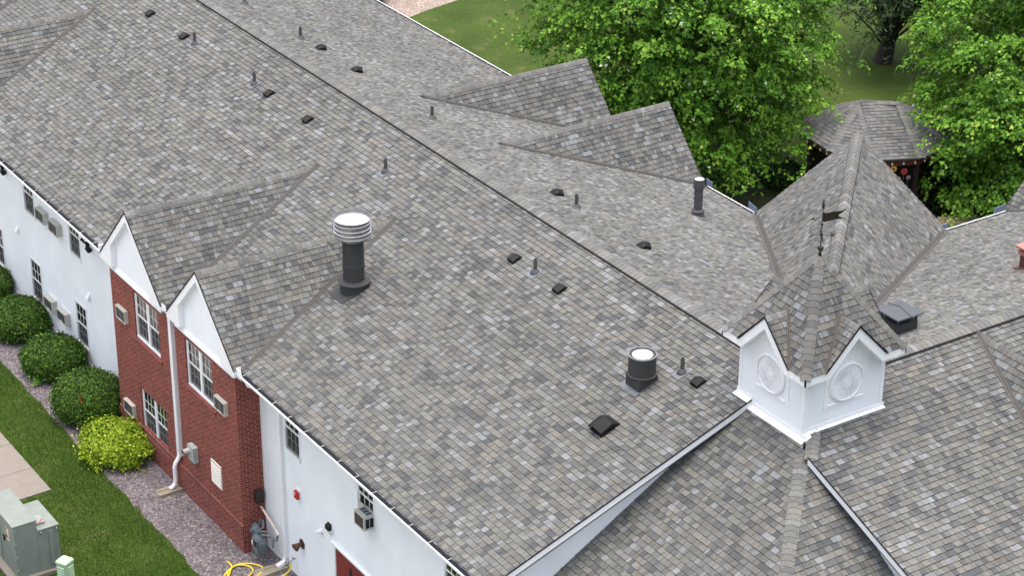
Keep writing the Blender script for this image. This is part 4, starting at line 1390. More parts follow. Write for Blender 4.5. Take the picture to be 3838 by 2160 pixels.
t = thing('flue', 'slim grey flue with a collared top on the back slope beside the trees', 'flue', on_back(.165, 13.45))
mb = MB()
mb.lathe([(.22, -.12), (.19, .0), (.15, .1), (.14, .12)], n=24); mb.lathe([(.13, .12), (.175, .125), (.175, .15), (.13, .2)], n=24)
mb.build('boot', M_PIPE, t, local=True)
mb = MB(); mb.lathe([(.118, .1), (.118, .86)], n=28); mb.build('pipe', M_PIPE, t, local=True)
mb = MB(); mb.lathe([(.12, .78), (.15, .8), (.15, .92), (.155, .925), (.15, .935), (.15, 1.06), (.13, 1.07), (.12, 1.0)], n=28); mb.build('flue_cap', M_PIPE, t, local=True)
mb = MB(); mb.lathe([(.128, 1.03), (.128, 1.055), (.0001, 1.07)], n=28); mb.build('cap_lid', M_STEELTOP, t, local=True)

# weather vane on the cupola
vx = Vector((0.549, 0.836, 0))       # east-west arm, west to the right
vy = Vector((-0.836, 0.549, 0))
t = thing('weathervane', 'bronze flag weathervane with compass letters on top of the cupola', 'weathervane', (XC, YC, CAP))
def vp(u, z, w=0): return vx * u + vy * w + V(0, 0, z)
mb = MB()
mb.lathe([(.045, -.02), (.03, .06), (.012, .1), (.035, .11), (.058, .135), (.062, .16), (.055, .19), (.03, .21), (.012, .22), (.012, .42), (.03, .43), (.034, .46), (.03, .49), (.012, .5), (.011, .66), (.026, .68), (.028, .7), (.02, .72), (.008, .73), (.008, 1.05), (.028, 1.07), (.032, 1.085), (.006, 1.25), (.0001, 1.27)], n=16)
mb.build('pole', M_BRONZE, t, local=True, smooth=True)
mb = MB()
mb.tube([vp(-.19, .465), vp(.19, .465)], .008, 8)
mb.build('compass_arm', M_BRONZE, t, local=True)
mb = MB()
mb.tube([vp(0, .465, -.19), vp(0, .465, .19)], .008, 8)
mb.build('compass_arm', M_BRONZE, t, local=True)
def letter(ch, ctr, right):
    """ch drawn with bars around ctr; right: reading direction of the letter"""
    segs = {'E': [((-.03, -.045), (-.03, .045)), ((-.03, .045), (.032, .045)), ((-.03, 0), (.022, 0)), ((-.03, -.045), (.032, -.045)), ((.03, .045), (.03, .028)), ((.03, -.045), (.03, -.028))],
            'W': [((-.042, .045), (-.022, -.045)), ((-.022, -.045), (0, .03)), ((0, .03), (.022, -.045)), ((.022, -.045), (.042, .045)), ((-.055, .045), (-.03, .045)), ((.03, .045), (.055, .045))],
            'N': [((-.032, -.045), (-.032, .045)), ((-.032, .045), (.032, -.045)), ((.032, -.045), (.032, .045))],
            'S': [((.03, .035), (0, .047)), ((0, .047), (-.03, .028)), ((-.03, .028), (.03, -.025)), ((.03, -.025), (0, -.047)), ((0, -.047), (-.03, -.035))]}[ch]
    mb = MB()
    for a, b in segs:
        mb.tube([ctr + right * a[0] + V(0, 0, a[1]), ctr + right * b[0] + V(0, 0, b[1])], .0085, 6)
    mb.build('compass_letter', M_BRONZE, t, local=True)
letter('E', vp(-.22, .465), -vx)
letter('W', vp(.235, .465), vx)
letter('N', vp(0, .465, -.22), -vy)
letter('S', vp(0, .465, .22), vy)
mb = MB()
fl = [(0, .965), (.06, .955), (.13, .965), (.2, .985), (.27, .99), (.34, 1.0), (.41, 1.03), (.47, 1.065), (.43, 1.01), (.37, .955), (.325, .93), (.315, .9), (.33, .875), (.38, .855), (.43, .835), (.475, .815), (.4, .825), (.33, .825), (.27, .815), (.2, .795), (.13, .775), (.06, .76), (0, .755)]
nz = len(fl)
mb.prism([vp(.008 + u, z, -.003) for u, z in fl], vy * .006)
mb.build('flag', M_BRONZE, t, local=True)
mb = MB()
mb.tube([vp(-.16, .825), vp(0, .86)], .006, 8)
mb.prism([vp(-.25, .805, -.003), vp(-.16, .855, -.003), vp(-.175, .822, -.003), vp(-.155, .795, -.003)], vy * .006)
mb.tube([vp(-.13 + .05 * math.cos(a), .86 + .1 * math.sin(a)) for a in [math.pi * .25 + k * math.pi * 1.5 / 12 for k in range(13)]], .0045, 6)
mb.build('arrow', M_BRONZE, t, local=True)

# ------------------------------------------------------------------ things on the walls
def ac_sleeve(label, loc, w, h, d, group, flange=False):
    t = thing('air_conditioner', label, 'air conditioner', loc, group)
    mb = MB()
    e_ = .022
    mb.box(0, e_, -d, 0, 0, h); mb.box(w - e_, w, -d, 0, 0, h); mb.box(e_, w - e_, -d, 0, h - e_, h); mb.box(e_, w - e_, -d, 0, 0, e_)
    mb.build('case', M_AC, t, local=True)
    mb = MB()
    mb.box(e_, w - e_, -d + .03, -.01, e_, h - e_)
    mb.build('condenser_coil', M_ACGRILL, t, local=True)
    mb = MB()
    for k_ in range(1, 5):
        z = e_ + (h - 2 * e_) * k_ / 5
        mb.box(e_, w - e_, -d + .004, -d + .012, z - .004, z + .004)
    for xx in (w * .22, w * .78):
        mb.box(xx - .012, xx + .012, -d + .002, -d + .014, e_, h - e_)
    mb.build('grille', M_PIPE, t, local=True)
    if flange:
        mb = MB()
        mb.box(-.05, w + .03, -.02, 0, h, h + .035); mb.box(w, w + .03, -.02, 0, -.03, h); mb.box(-.03, 0, -.02, 0, -.03, h); mb.box(0, w, -.02, 0, -.03, 0)
        mb.build('wall_flange', M_TRIM, t, local=True)
    return t
G1 = 'wall air conditioners on the white siding'
a = ac_sleeve('beige wall air conditioner touching the upper left window of the white wall', (-13.83, YW - .005, 3.74), .61, .35, .19, G1, True)
dup(a, (-12.86, YW - .005, 3.74), 'beige wall air conditioner on the upper white wall, nearer the brick bay')
dup(a, (-13.83, YW - .005, .91), 'beige wall air conditioner on the lower white wall, touching a window')
dup(a, (-12.86, YW - .005, .91), 'beige wall air conditioner on the lower white wall, nearer the brick bay')
G2 = 'slim air conditioners on the brick bay'
a = ac_sleeve('slim air conditioner on the brick, left of the upper left window', (-7.05, YBR, 3.67), .57, .36, .11, G2)
dup(a, (-1.27, YBR, 3.69), 'slim air conditioner on the brick, touching the upper right brick window')
dup(a, (-7.02, YBR, .85), 'slim air conditioner low on the brick, above the golden shrub')

# window air conditioner
t = thing('window_air_conditioner', 'small grey window air conditioner in the open window of the right white wall', 'air conditioner', (4.84, YW - .02, 3.5))
mb = MB()
w, d, h = .44, .27, .36
mb.box(0, w, -d + .02, .05, 0, h); mb.build('case', mat('pale_grey_plastic', lin((188, 190, 192)), .5), t, local=True)
mb = MB(); mb.box(.025, w - .025, -d + .005, -d + .02, .03, h - .03); mb.build('rear_coil', M_ACDARK, t, local=True)
mb = MB()
mb.box(0, w, -d, -d + .02, 0, .03); mb.box(0, w, -d, -d + .02, h - .03, h); mb.box(0, .025, -d, -d + .02, .03, h - .03); mb.box(w - .025, w, -d, -d + .02, .03, h - .03)
mb.build('rear_rim', M_AC, t, local=True)
mb = MB()
for k_ in range(2):
    mb.box(w - .004, w + .002, -d + .05 + k_ * .11, -d + .145 + k_ * .11, .05, h - .07)
mb.build('side_louvre', M_BLACK, t, local=True)
mb = MB()
for k_ in range(3): mb.box(.06 + k_ * .12, .15 + k_ * .12, -.16, -.02, h, h + .006)
mb.build('top_louvre', M_PIPE, t, local=True)
mb = MB(); mb.box(-.3, 0, -.0, .012, 0.02, h + .02); mb.build('side_panel', M_AC, t, local=True)

# bathroom vents, floodlights
def wall_vent(label, loc):
    t = thing('wall_vent', label, 'wall vent', loc, 'white wall vent hoods')
    mb = MB(); mb.box(-.1, .1, -.02, 0, -.1, .1); mb.build('plate', M_TRIM, t, local=True)
    mb = MB(); mb.prism([(-.075, -.02, .085), (-.075, -.02, -.07), (-.075, -.11, -.085), (-.075, -.1, -.03)], (.15, 0, 0)); mb.build('hood', M_TRIM, t, local=True)
    return t
a = wall_vent('white vent hood on the siding beside the brick bay, between two floors', (-10.66, YW - .01, 2.52))
dup(a, (-15.83, YW - .01, 2.55), 'white vent hood on the siding at the far left')
def flood(label, loc):
    t = thing('floodlight', label, 'floodlight', loc, 'black floodlights under the gutter')
    mb = MB(); mb.box(-.05, .05, -.05, 0, -.06, .06); mb.build('bracket', M_BLACK, t, local=True)
    mb = MB(); mb.tube([(0, -.06, .01), (-.09, -.1, .03), (-.24, -.1, .06)], [.035, .03, .045], 10); mb.build('lamp_head', M_BLACK, t, local=True)
    mb = MB(); mb.tube([(0, -.06, -.01), (.08, -.1, -.05), (.12, -.1, -.07), (.26, -.1, -.09)], [.03, .035, .075, .08], 10); mb.build('lamp_head', M_BLACK, t, local=True)
    return t
a = flood('black floodlight under the gutter, right beside the left brick gable', (-10.36, YW - .012, 4.28))
dup(a, (-16.55, YW - .012, 4.3), 'black floodlight under the gutter at the left edge of the picture')

# electric box with meter socket
t = thing('electric_box', 'grey electric box with a round socket beside the brick downspout', 'electric box', (-2.98, YBR, 1.37))
mb = MB(); mb.box(0, .34, -.12, 0, 0, .45); mb.build('case', M_EBOX, t, local=True)
mb = MB(); mb.box(-.01, .35, -.135, -.12, .16, .46); mb.build('cover', M_EBOX, t, local=True)
mb = MB(); mb.tube([(.08, -.12, .29), (.08, -.2, .29), (.08, -.205, .29), (.08, -.3, .29)], [.075, .075, .065, .065], 16); mb.build('socket', M_AC, t, local=True)
mb = MB(); mb.tube([(.08, -.298, .29), (.08, -.304, .29)], .05, 16); mb.build('socket_lens', M_BLACK, t, local=True)

t = thing('wall_lamp', 'dark bronze lamp box on the side of the brick bay', 'wall lamp', (XR, .367, 1.58))
mb = MB(); mb.prism([(0, -.11, -.14), (.12, -.11, -.16), (.14, -.11, .12), (0, -.11, .15)], (0, .22, 0)); mb.build('housing', M_BROWN, t, local=True)
mb = MB(); mb.box(.002, .13, -.09, .09, -.175, -.158); mb.build('lens', M_BLACK, t, local=True)

t = thing('fire_alarm', 'red fire alarm horn strobe on the white wall', 'fire alarm', (1.63, YW - .01, 2.5))
mb = MB(); mb.box(-.13, .11, -.03, 0, -.1, .12); mb.build('back_plate', M_TRIM, t, local=True)
mb = MB(); mb.box(-.09, .08, -.1, -.03, -.12, .07); mb.build('horn', M_ALARM, t, local=True)
mb = MB(); mb.box(-.08, .0, -.13, -.1, -.03, .05); mb.build('strobe', mat('clear_lens', lin((220, 190, 190)), .2), t, local=True)

t = thing('pipe_stub', 'white plastic pipe stub sticking out of the siding', 'pipe', (2.74, YW - .005, 2.05))
mb = MB(); mb.box(-.09, .09, -.02, 0, -.11, .11); mb.build('plate', M_TRIM, t, local=True)
mb = MB(); mb.tube([(0, -.02, 0), (0, -.1, 0)], .06, 14); mb.tube([(0, -.1, 0), (0, -.19, 0)], .045, 14); mb.build('pipe', M_TRIM, t, local=True)
t = thing('door_lamp', 'oval lamp with black hood and white lens above the red door', 'wall lamp', (3.2, YW - .012, 2.36))
Ry = Matrix.Rotation(math.pi / 2, 4, 'X')
mb = MB(); mb.lathe([(.13, 0), (.13, .02), (.1, .03), (.0001, .03)], n=24, M=Matrix.Scale(1.4, 4, (0, 0, 1)) @ Ry); mb.build('back_plate', M_TRIM, t, local=True)
mb = MB(); mb.prism([(-.085, -.03, .16), (-.085, -.12, .1), (-.085, -.12, .0), (-.085, -.03, 0)], (.17, 0, 0)); mb.build('hood', M_BLACK, t, local=True)
mb = MB(); mb.prism([(-.075, -.03, 0), (-.075, -.105, 0), (-.075, -.05, -.15), (-.075, -.03, -.16)], (.15, 0, 0)); mb.build('lens', mat('frosted_lens', lin((214, 214, 204)), .4), t, local=True)
t = thing('fire_connection', 'brown brass fire department connection with a round wall plate', 'fire connection', (1.69, YW - .012, 1.1))
mb = MB(); mb.lathe([(.13, 0), (.13, .012), (.11, .02), (.0001, .02)], n=28, M=Ry); mb.build('wall_plate', M_BRASS, t, local=True)
mb = MB(); mb.tube([(0, -.02, 0), (0, -.13, 0)], .055, 14); mb.build('body', M_BRASS, t, local=True)
for s_ in (-1, 1):
    mb = MB(); mb.tube([(0, -.1, 0), (s_ * .06, -.17, -.03), (s_ * .09, -.22, -.05)], [.05, .05, .055], 12); mb.build('inlet', M_BRASS, t, local=True)
t = thing('faucet', 'chrome garden faucet on the white wall with the yellow hose on it', 'faucet', (1.3, YW - .012, .46))
mb = MB(); mb.tube([(0, 0, 0), (0, -.08, 0), (0, -.12, -.02), (0, -.14, -.07)], .016, 10); mb.build('spout', M_STEEL, t, local=True)
mb = MB(); mb.tube([(0, -.07, .0), (0, -.075, .05)], .01, 8); mb.tube([(-.035, -.075, .05), (.035, -.075, .05)], .012, 8); mb.build('handle', M_STEEL, t, local=True)
t0 = MB()
def spline(P, n=8):
    P = [Vector(p) for p in P]; out = []
    for i in range(len(P) - 1):
        p0 = P[max(i - 1, 0)]; p1 = P[i]; p2 = P[i + 1]; p3 = P[min(i + 2, len(P) - 1)]
        for k_ in range(n):
            u = k_ / n
            out.append(.5 * ((2 * p1) + (p2 - p0) * u + (2 * p0 - 5 * p1 + 4 * p2 - p3) * u * u + (3 * p1 - p0 - 3 * p2 + p3) * u ** 3))
    out.append(P[-1]); return out
hp = [(1.3, .43, .37), (1.31, .38, .2), (1.27, .25, .06), (1.2, .1, .03), (1.1, -.3, .025), (1.0, -.5, .025), (.93, -.35, .03), (.8, -.15, .03), (.62, -.02, .03), (.4, -.12, .03), (.22, -.34, .03), (.2, -.58, .03), (.4, -.86, .03), (.62, -.86, .03), (.8, -.55, .035), (.66, -.3, .05), (.42, -.3, .055), (.24, -.5, .05), (.3, -.78, .04), (.5, -1.0, .03), (.75, -1.05, .03), (.6, -.95, .045), (.32, -.72, .05), (.14, -.62, .04), (-.08, -.63, .03)]
t0.tube(spline(hp, 7), .021, 8)
tag(t0.build('garden_hose', M_HOSE, smooth=True), 'yellow garden hose coiled on the gravel beside the white wall', 'hose')

# gas meter
t = thing('gas_meter', 'blue grey gas meter with a round regulator in the corner by the brick', 'gas meter', (.2, .2, 0))
mb = MB()
mb.prism([(-.02, -.02, .3), (.3, -.02, .3), (.34, -.02, .45), (.34, -.02, .62), (.28, -.02, .74), (0, -.02, .74), (-.06, -.02, .62), (-.06, -.02, .45)], (0, -.2, 0))
mb.box(.0, .28, -.26, -.22, .33, .7)
mb.build('meter_body', M_METER, t, local=True)
mb = MB(); mb.box(.08, .24, -.275, -.26, .52, .68); mb.build('dial', M_BROWN, t, local=True)
mb = MB(); mb.box(.0, .07, -.268, -.26, .5, .62); mb.build('sticker', M_TRIM, t, local=True)
mb = MB()
Rg = Matrix.Translation((-.22, -.05, .72)) @ Matrix.Rotation(rad(75), 4, 'X')
mb.lathe([(.04, -.08), (.1, -.04), (.17, -.03), (.175, 0), (.17, .03), (.1, .045), (.06, .07), (.05, .12), (.0001, .12)], n=24, M=Rg)
mb.build('regulator', M_METER, t, local=True)
mb = MB()
mb.tube([(-.22, .05, .72), (-.22, .1, .95), (-.1, .12, 1.0), (.0, .08, .86), (.02, -.1, .82), (.03, -.12, .72)], .03, 10)
mb.tube([(-.25, -.05, .6), (-.25, -.06, .3), (-.25, -.06, 0)], .03, 10)
mb.tube([(.24, -.12, .72), (.25, -.1, .84), (.4, .05, .84), (.62, .12, .8), (.62, .14, .92)], .032, 10)
mb.tube([(.16, -.1, .74), (.18, -.1, .9), (.3, .0, .92)], .025, 10)
mb.tube([(.52, .08, .8), (.52, .05, .55)], .02, 8)
mb.build('fittings', M_METER, t, local=True)
mb = MB(); mb.tube([(.62, .18, .92), (.3, .2, 1.02), (-.1, .22, 1.12), (-.4, .24, 1.2)], .03, 10); mb.build('supply_pipe', M_PINKPIPE, t, local=True)

# splash blocks
def splash_block(label, P, Q, w):
    P = Vector(P); Q = Vector(Q); tt = (Q - P).normalized(); s = V(-tt.y, tt.x, 0)
    mb = MB(); L = (Q - P).length
    def sec(f, wd): 
        c = P + tt * L * f
        prof = [(-wd, 0), (-wd, .075), (-wd + .06, .075), (-wd + .09, .035), (wd - .09, .035), (wd - .06, .075), (wd, .075), (wd, 0)]
        return [c + s * a + V(0, 0, b + .005) for a, b in prof]
    A, Bq = sec(0, w), sec(1, w * 1.15)
    k_ = len(A)
    for i in range(k_):
        j = (i + 1) % k_
        mb.face([A[i], A[j], Bq[j], Bq[i]])
    mb.face(A); mb.face(Bq[::-1])
    return tag(mb.build('splash_block', M_BLOCK), label, 'splash block', 'concrete splash blocks under downspouts')
splash_block('concrete splash block under the brick bay downspout', (-3.83, -.1, 0), (-3.82, -.74, 0), .14)
splash_block('concrete splash block at the foot of the white wall downspout beside the hose', (.87, .5, 0), (.88, -.36, 0), .15)

# ------------------------------------------------------------------ transformer and pedestal on the lawn
t = thing('transformer', 'green grey metal transformer cabinet with rust marks on the lawn', 'transformer', (-2.7, -4.7, 0))
mb = MB(); mb.box(-1.2, .78, -.75, .65, -.05, .1); mb.build('pad', M_CONC, t, local=True)
mb = MB()
mb.box(-1.02, .66, -.57, .01, .1, 1.56)
mb.build('cabinet', M_XFMR, t, local=True)
mb = MB(); mb.prism([(-1.05, -.6, 1.56), (.675, -.6, 1.56), (.675, .03, 1.56), (-1.05, .03, 1.56)], (0, 0, .03)); mb.build('lid', M_XFMR, t, local=True)
mb = MB()
mb.box(-.6, .67, .01, .55, .1, 1.27)
mb.build('tank', M_XFMR, t, local=True)
mb = MB(); mb.prism([(-.62, .03, 1.27), (.69, .03, 1.27), (.69, .57, 1.27), (-.62, .57, 1.27)], (0, 0, .03)); mb.build('lid', M_XFMR, t, local=True)
mb = MB(); mb.box(.1, .48, .04, .3, 1.3, 1.36); mb.build('hatch', mat('faded_green_paint', lin((138, 150, 150)), .55, noise=.08), t, local=True)
mb = MB()
for (x, y) in ((.4, .25), (.44, .18), (.36, .27), (.45, .1)): mb.lathe([(.0001, 1.3615), (.035, 1.361)], c=(x, y, 0), n=9)
mb.build('rust_patch', M_RUST, t, local=True)
for z in (.25, .62, .98, 1.38):
    mb = MB(); mb.box(.655, .685, -.57, -.52, z, z + .09); mb.tube([(.67, -.575, z - .01), (.67, -.575, z + .1)], .012, 8); mb.build('hinge', M_XFMR, t, local=True)
mb = MB(); mb.box(-.3, -.294, -.577, -.57, .15, 1.53); mb.build('door_seam', M_BLACK, t, local=True)
mb = MB(); mb.box(.1, .3, -.574, -.57, .98, 1.3); 
st = mb.build('warning_sticker', mat('white_sticker', lin((214, 212, 206)), .5), t, local=True)
mb = MB(); mb.box(.1, .3, -.577, -.574, 1.19, 1.25); mb.box(.2, .28, -.577, -.574, 1.02, 1.14); mb.build('sticker_band', mat('orange_print', lin((200, 150, 60)), .5), t, local=True)
mb = MB(); mb.box(.12, .18, -.578, -.574, 1.02, 1.14); mb.box(.12, .2, -.578, -.575, 1.26, 1.29); mb.build('sticker_print', M_BLACK, t, local=True)
mb = MB(); mb.box(.0, .03, -.61, -.57, .88, 1.0); mb.tube([(-.06, -.6, 1.0), (.05, -.6, 1.0)], .018, 8); mb.build('door_handle', M_BLACK, t, local=True)
for yy in (.09, .49):
    mb = MB(); mb.prism([(.67, yy, 1.26), (.74, yy, 1.22), (.72, yy, 1.15), (.67, yy, 1.17)], (0, .02, 0)); mb.build('lifting_lug', M_XFMR, t, local=True)
mb = MB(); mb.box(.67, .7, .29, .4, .22, 1.2); mb.build('cooling_rib', M_XFMR, t, local=True)

t = thing('utility_pedestal', 'pale green plastic telecom pedestal beside the transformer', 'pedestal', (-1.07, -4.42, 0))
def rsq(h, r, z, n=6):
    out = []
    for cx, cy, a0 in ((1, 1, 0), (-1, 1, 90), (-1, -1, 180), (1, -1, 270)):
        for k_ in range(n + 1):
            a = rad(a0 + 90 * k_ / n)
            out.append(V(cx * (h - r) + r * math.cos(a), cy * (h - r) + r * math.sin(a), z))
    return out
Rz = Matrix.Rotation(rad(28), 4, 'Z')
mb = MB()
rings = [rsq(.165, .05, 0), rsq(.158, .05, .84), rsq(.172, .055, .845), rsq(.17, .055, .875), rsq(.15, .05, .9)]
for A_, B_ in zip(rings, rings[1:]):
    for i in range(len(A_)):
        j = (i + 1) % len(A_)
        mb.face([Rz @ A_[i], Rz @ A_[j], Rz @ B_[j], Rz @ B_[i]])
mb.face([Rz @ p for p in rings[-1]])
mb.build('shell', M_PED, t, local=True)
for ang in range(4):
    mb = MB()
    R_ = Rz @ Matrix.Rotation(ang * math.pi / 2, 4, 'Z')
    for k_ in range(9):
        z = .76 - k_ * .075
        mb.prism([R_ @ V(-.1, -.158, z - .03), R_ @ V(-.1, -.185, z - .018), R_ @ V(-.09, -.156, z + .005)], R_ @ V(.2, 0, 0) - R_ @ V(0, 0, 0))
    mb.build('louvre', M_PED, t, local=True)

# ------------------------------------------------------------------ shrubs
def unit(r, n):
    v = r.normal(size=(n, 3)); return v / np.linalg.norm(v, axis=1, keepdims=True)
def leaf_shapes(c, nrm_, size, r, shape, aspect=1.0):
    """polygons of a leaf outline around centres c with normals nrm_"""
    n = len(c)
    a = unit(r, n); t = np.cross(nrm_, a); t /= np.linalg.norm(t, axis=1, keepdims=True) + 1e-9
    b = np.cross(nrm_, t)
    sh = np.array(shape)
    v = c[:, None, :] + (t[:, None, :] * sh[None, :, 0:1] * aspect + b[:, None, :] * sh[None, :, 1:2]) * size[:, None, None]
    if sh.shape[1] > 2: v += nrm_[:, None, :] * sh[None, :, 2:3] * size[:, None, None]
    return v
DIAMOND = [(0, -.5), (.28, 0), (0, .5), (-.28, 0)]
NEEDLE = [(0, -.5), (.13, -.1), (0, .5), (-.13, -.1)]
MAPLE = [(0, -.5, 0), (.6, -.15, -.12), (.24, .08, 0), (0, .65, -.1), (-.24, .08, 0), (-.6, -.15, -.12)]

def shrub(name, label, loc, rx, ry, h, cols, m, n, size, seed, lump=.1, shape=DIAMOND, group=None, spiky=.06, core=.8, base=.1):
    t = thing(name, label, 'shrub', loc, group)
    r = np.random.default_rng(seed)
    d = unit(r, n * 2); d = d[d[:, 2] > -.45][:n]; n = len(d)
    ph = r.uniform(0, 6.28, 8); fr = r.uniform(2, 5, (8, 3))
    def lumps(d):
        s_ = np.zeros(len(d))
        for k_ in range(8): s_ += np.sin(d @ fr[k_] * 1.6 + ph[k_])
        return s_ / 8
    rad_ = 1 + lump * lumps(d) * 2.2
    depth = 1 - np.abs(r.normal(0, .055, n)) + spiky * np.abs(r.normal(0, 1, n)) * (r.random(n) < .25)
    zc = h * .46
    def shape3(d, k_):
        p = d * k_[:, None]
        z = np.where(d[:, 2] > 0, p[:, 2] * (h - zc), p[:, 2] * zc * 1.6)
        flat = np.where(d[:, 2] < 0, 1.0, 1.0)
        return np.c_[p[:, 0] * rx * flat, p[:, 1] * ry * flat, np.clip(z + zc, .02, None)]
    P = shape3(d, rad_ * depth)
    nn = d * .7 + unit(r, n) * .8 + np.array([0, 0, .35]); nn /= np.linalg.norm(nn, axis=1, keepdims=True)
    sz = r.uniform(.7, 1.3, n) * size
    v = leaf_shapes(P, nn, sz, r, shape)
    cs = np.array(cols); c = cs[r.integers(0, len(cs), n)] * r.uniform(.75, 1.25, (n, 1))
    tris('foliage', v, c, m, t, True)
    mb = MB()
    nu, nv = 28, 12
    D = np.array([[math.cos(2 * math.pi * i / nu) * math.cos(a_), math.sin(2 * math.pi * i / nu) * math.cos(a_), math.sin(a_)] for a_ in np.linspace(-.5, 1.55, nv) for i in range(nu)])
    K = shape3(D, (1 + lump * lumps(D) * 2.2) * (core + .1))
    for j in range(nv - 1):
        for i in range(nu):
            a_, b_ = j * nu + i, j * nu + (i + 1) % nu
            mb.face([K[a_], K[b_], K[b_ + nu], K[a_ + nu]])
    for k_ in range(5):
        an = k_ * 1.3 + seed
        mb.tube([(0.05 * math.cos(an), .05 * math.sin(an), 0), (.3 * rx * math.cos(an), .3 * ry * math.sin(an), h * .5)], [.02, .012], 6)
    mb.build('core_and_twigs', M_CORE, t, local=True)  # solid core with inner shade put into its dark colour, plus a few stems
    return t
YC_ = [lin(c) for c in ((48, 76, 24), (60, 92, 30), (74, 108, 38), (92, 128, 50), (40, 62, 22))]
GR = 'clipped dark green bushes along the white wall'
shrub('clipped_bush', 'clipped dark green bush touching the golden shrub, with one red leaf cluster', (-8.62, -.5, 0), 1.12, .98, 1.26, YC_, M_YEW, 22000, .075, 31, .05, group=GR)
shrub('clipped_bush', 'clipped dark green bush in the middle of the row, bright leaves at its foot', (-11.5, -.33, 0), .98, .86, 1.04, YC_, M_YEW, 19000, .075, 32, .06, group=GR)
shrub('clipped_bush', 'clipped dark green bush cut by the left edge of the picture', (-14.3, -.3, 0), 1.02, .88, 1.02, YC_, M_YEW, 19000, .075, 33, .06, group=GR)
shrub('clipped_bush', 'small piece of dark bush farthest left along the white wall', (-17.1, -.2, 0), .9, .75, .95, YC_, M_YEW, 14000, .075, 34, .06, group=GR)
GO = [lin(c) for c in ((124, 154, 36), (140, 168, 44), (158, 182, 58), (102, 134, 30), (174, 190, 74))]
shrub('golden_shrub', 'bright yellow green spirea shrub in front of the brick bay', (-6.25, -.8, 0), .98, .82, .86, GO, M_GOLD, 11000, .09, 35, .2, spiky=.13, core=.72)
r = np.random.default_rng(5)
P = r.normal(0, .05, (40, 3)) + np.array([-7.93, -.98, .98]); nn = unit(r, 40)
# the odd red leaves belong to the biggest bush
big = [o for o in bpy.data.objects if o.get('label', '').endswith('one red leaf cluster')][0]
tris('red_leaves', leaf_shapes(P, nn, np.full(40, .07), r, DIAMOND), np.tile(np.array(lin((176, 70, 40))), (40, 1)), M_YEW, big)
P = r.normal(0, .1, (70, 3)) * np.array([1.2, .8, .5]) + np.array([-11.0, -1.1, .14]); nn = unit(r, 70) + np.array([0, 0, 1]); nn /= np.linalg.norm(nn, axis=1, keepdims=True)
mid = [o for o in bpy.data.objects if o.get('label', '').endswith('leaves at its foot')][0]
tris('foot_leaves', leaf_shapes(P, nn, np.full(70, .1), r, DIAMOND), np.tile(np.array(lin((104, 150, 60))), (70, 1)), M_GOLD, mid)
shrub('back_bush', 'green bush peeping over the back eave at the top of the picture', (-33.9, 22.6, 0), 1.0, 1.0, 1.2, YC_, M_YEW, 5000, .11, 36, .15)
DK = [lin(c) for c in ((40, 64, 26), (52, 80, 32), (66, 98, 40), (34, 52, 24))]
shrub('shade_bush', 'leafy bush in the shade beside the gazebo rail and the wooden planter', (-5.5, 28.8, 0), .9, .8, 1.15, DK, M_LEAFD, 3500, .14, 37, .25, spiky=.2, core=.6)
shrub('shade_bush', 'low leafy shrub under the big maple, beside the stepping stones', (-10.3, 25.6, 0), .8, .75, .7, DK, M_LEAFD, 2600, .14, 38, .25, spiky=.2, core=.6)

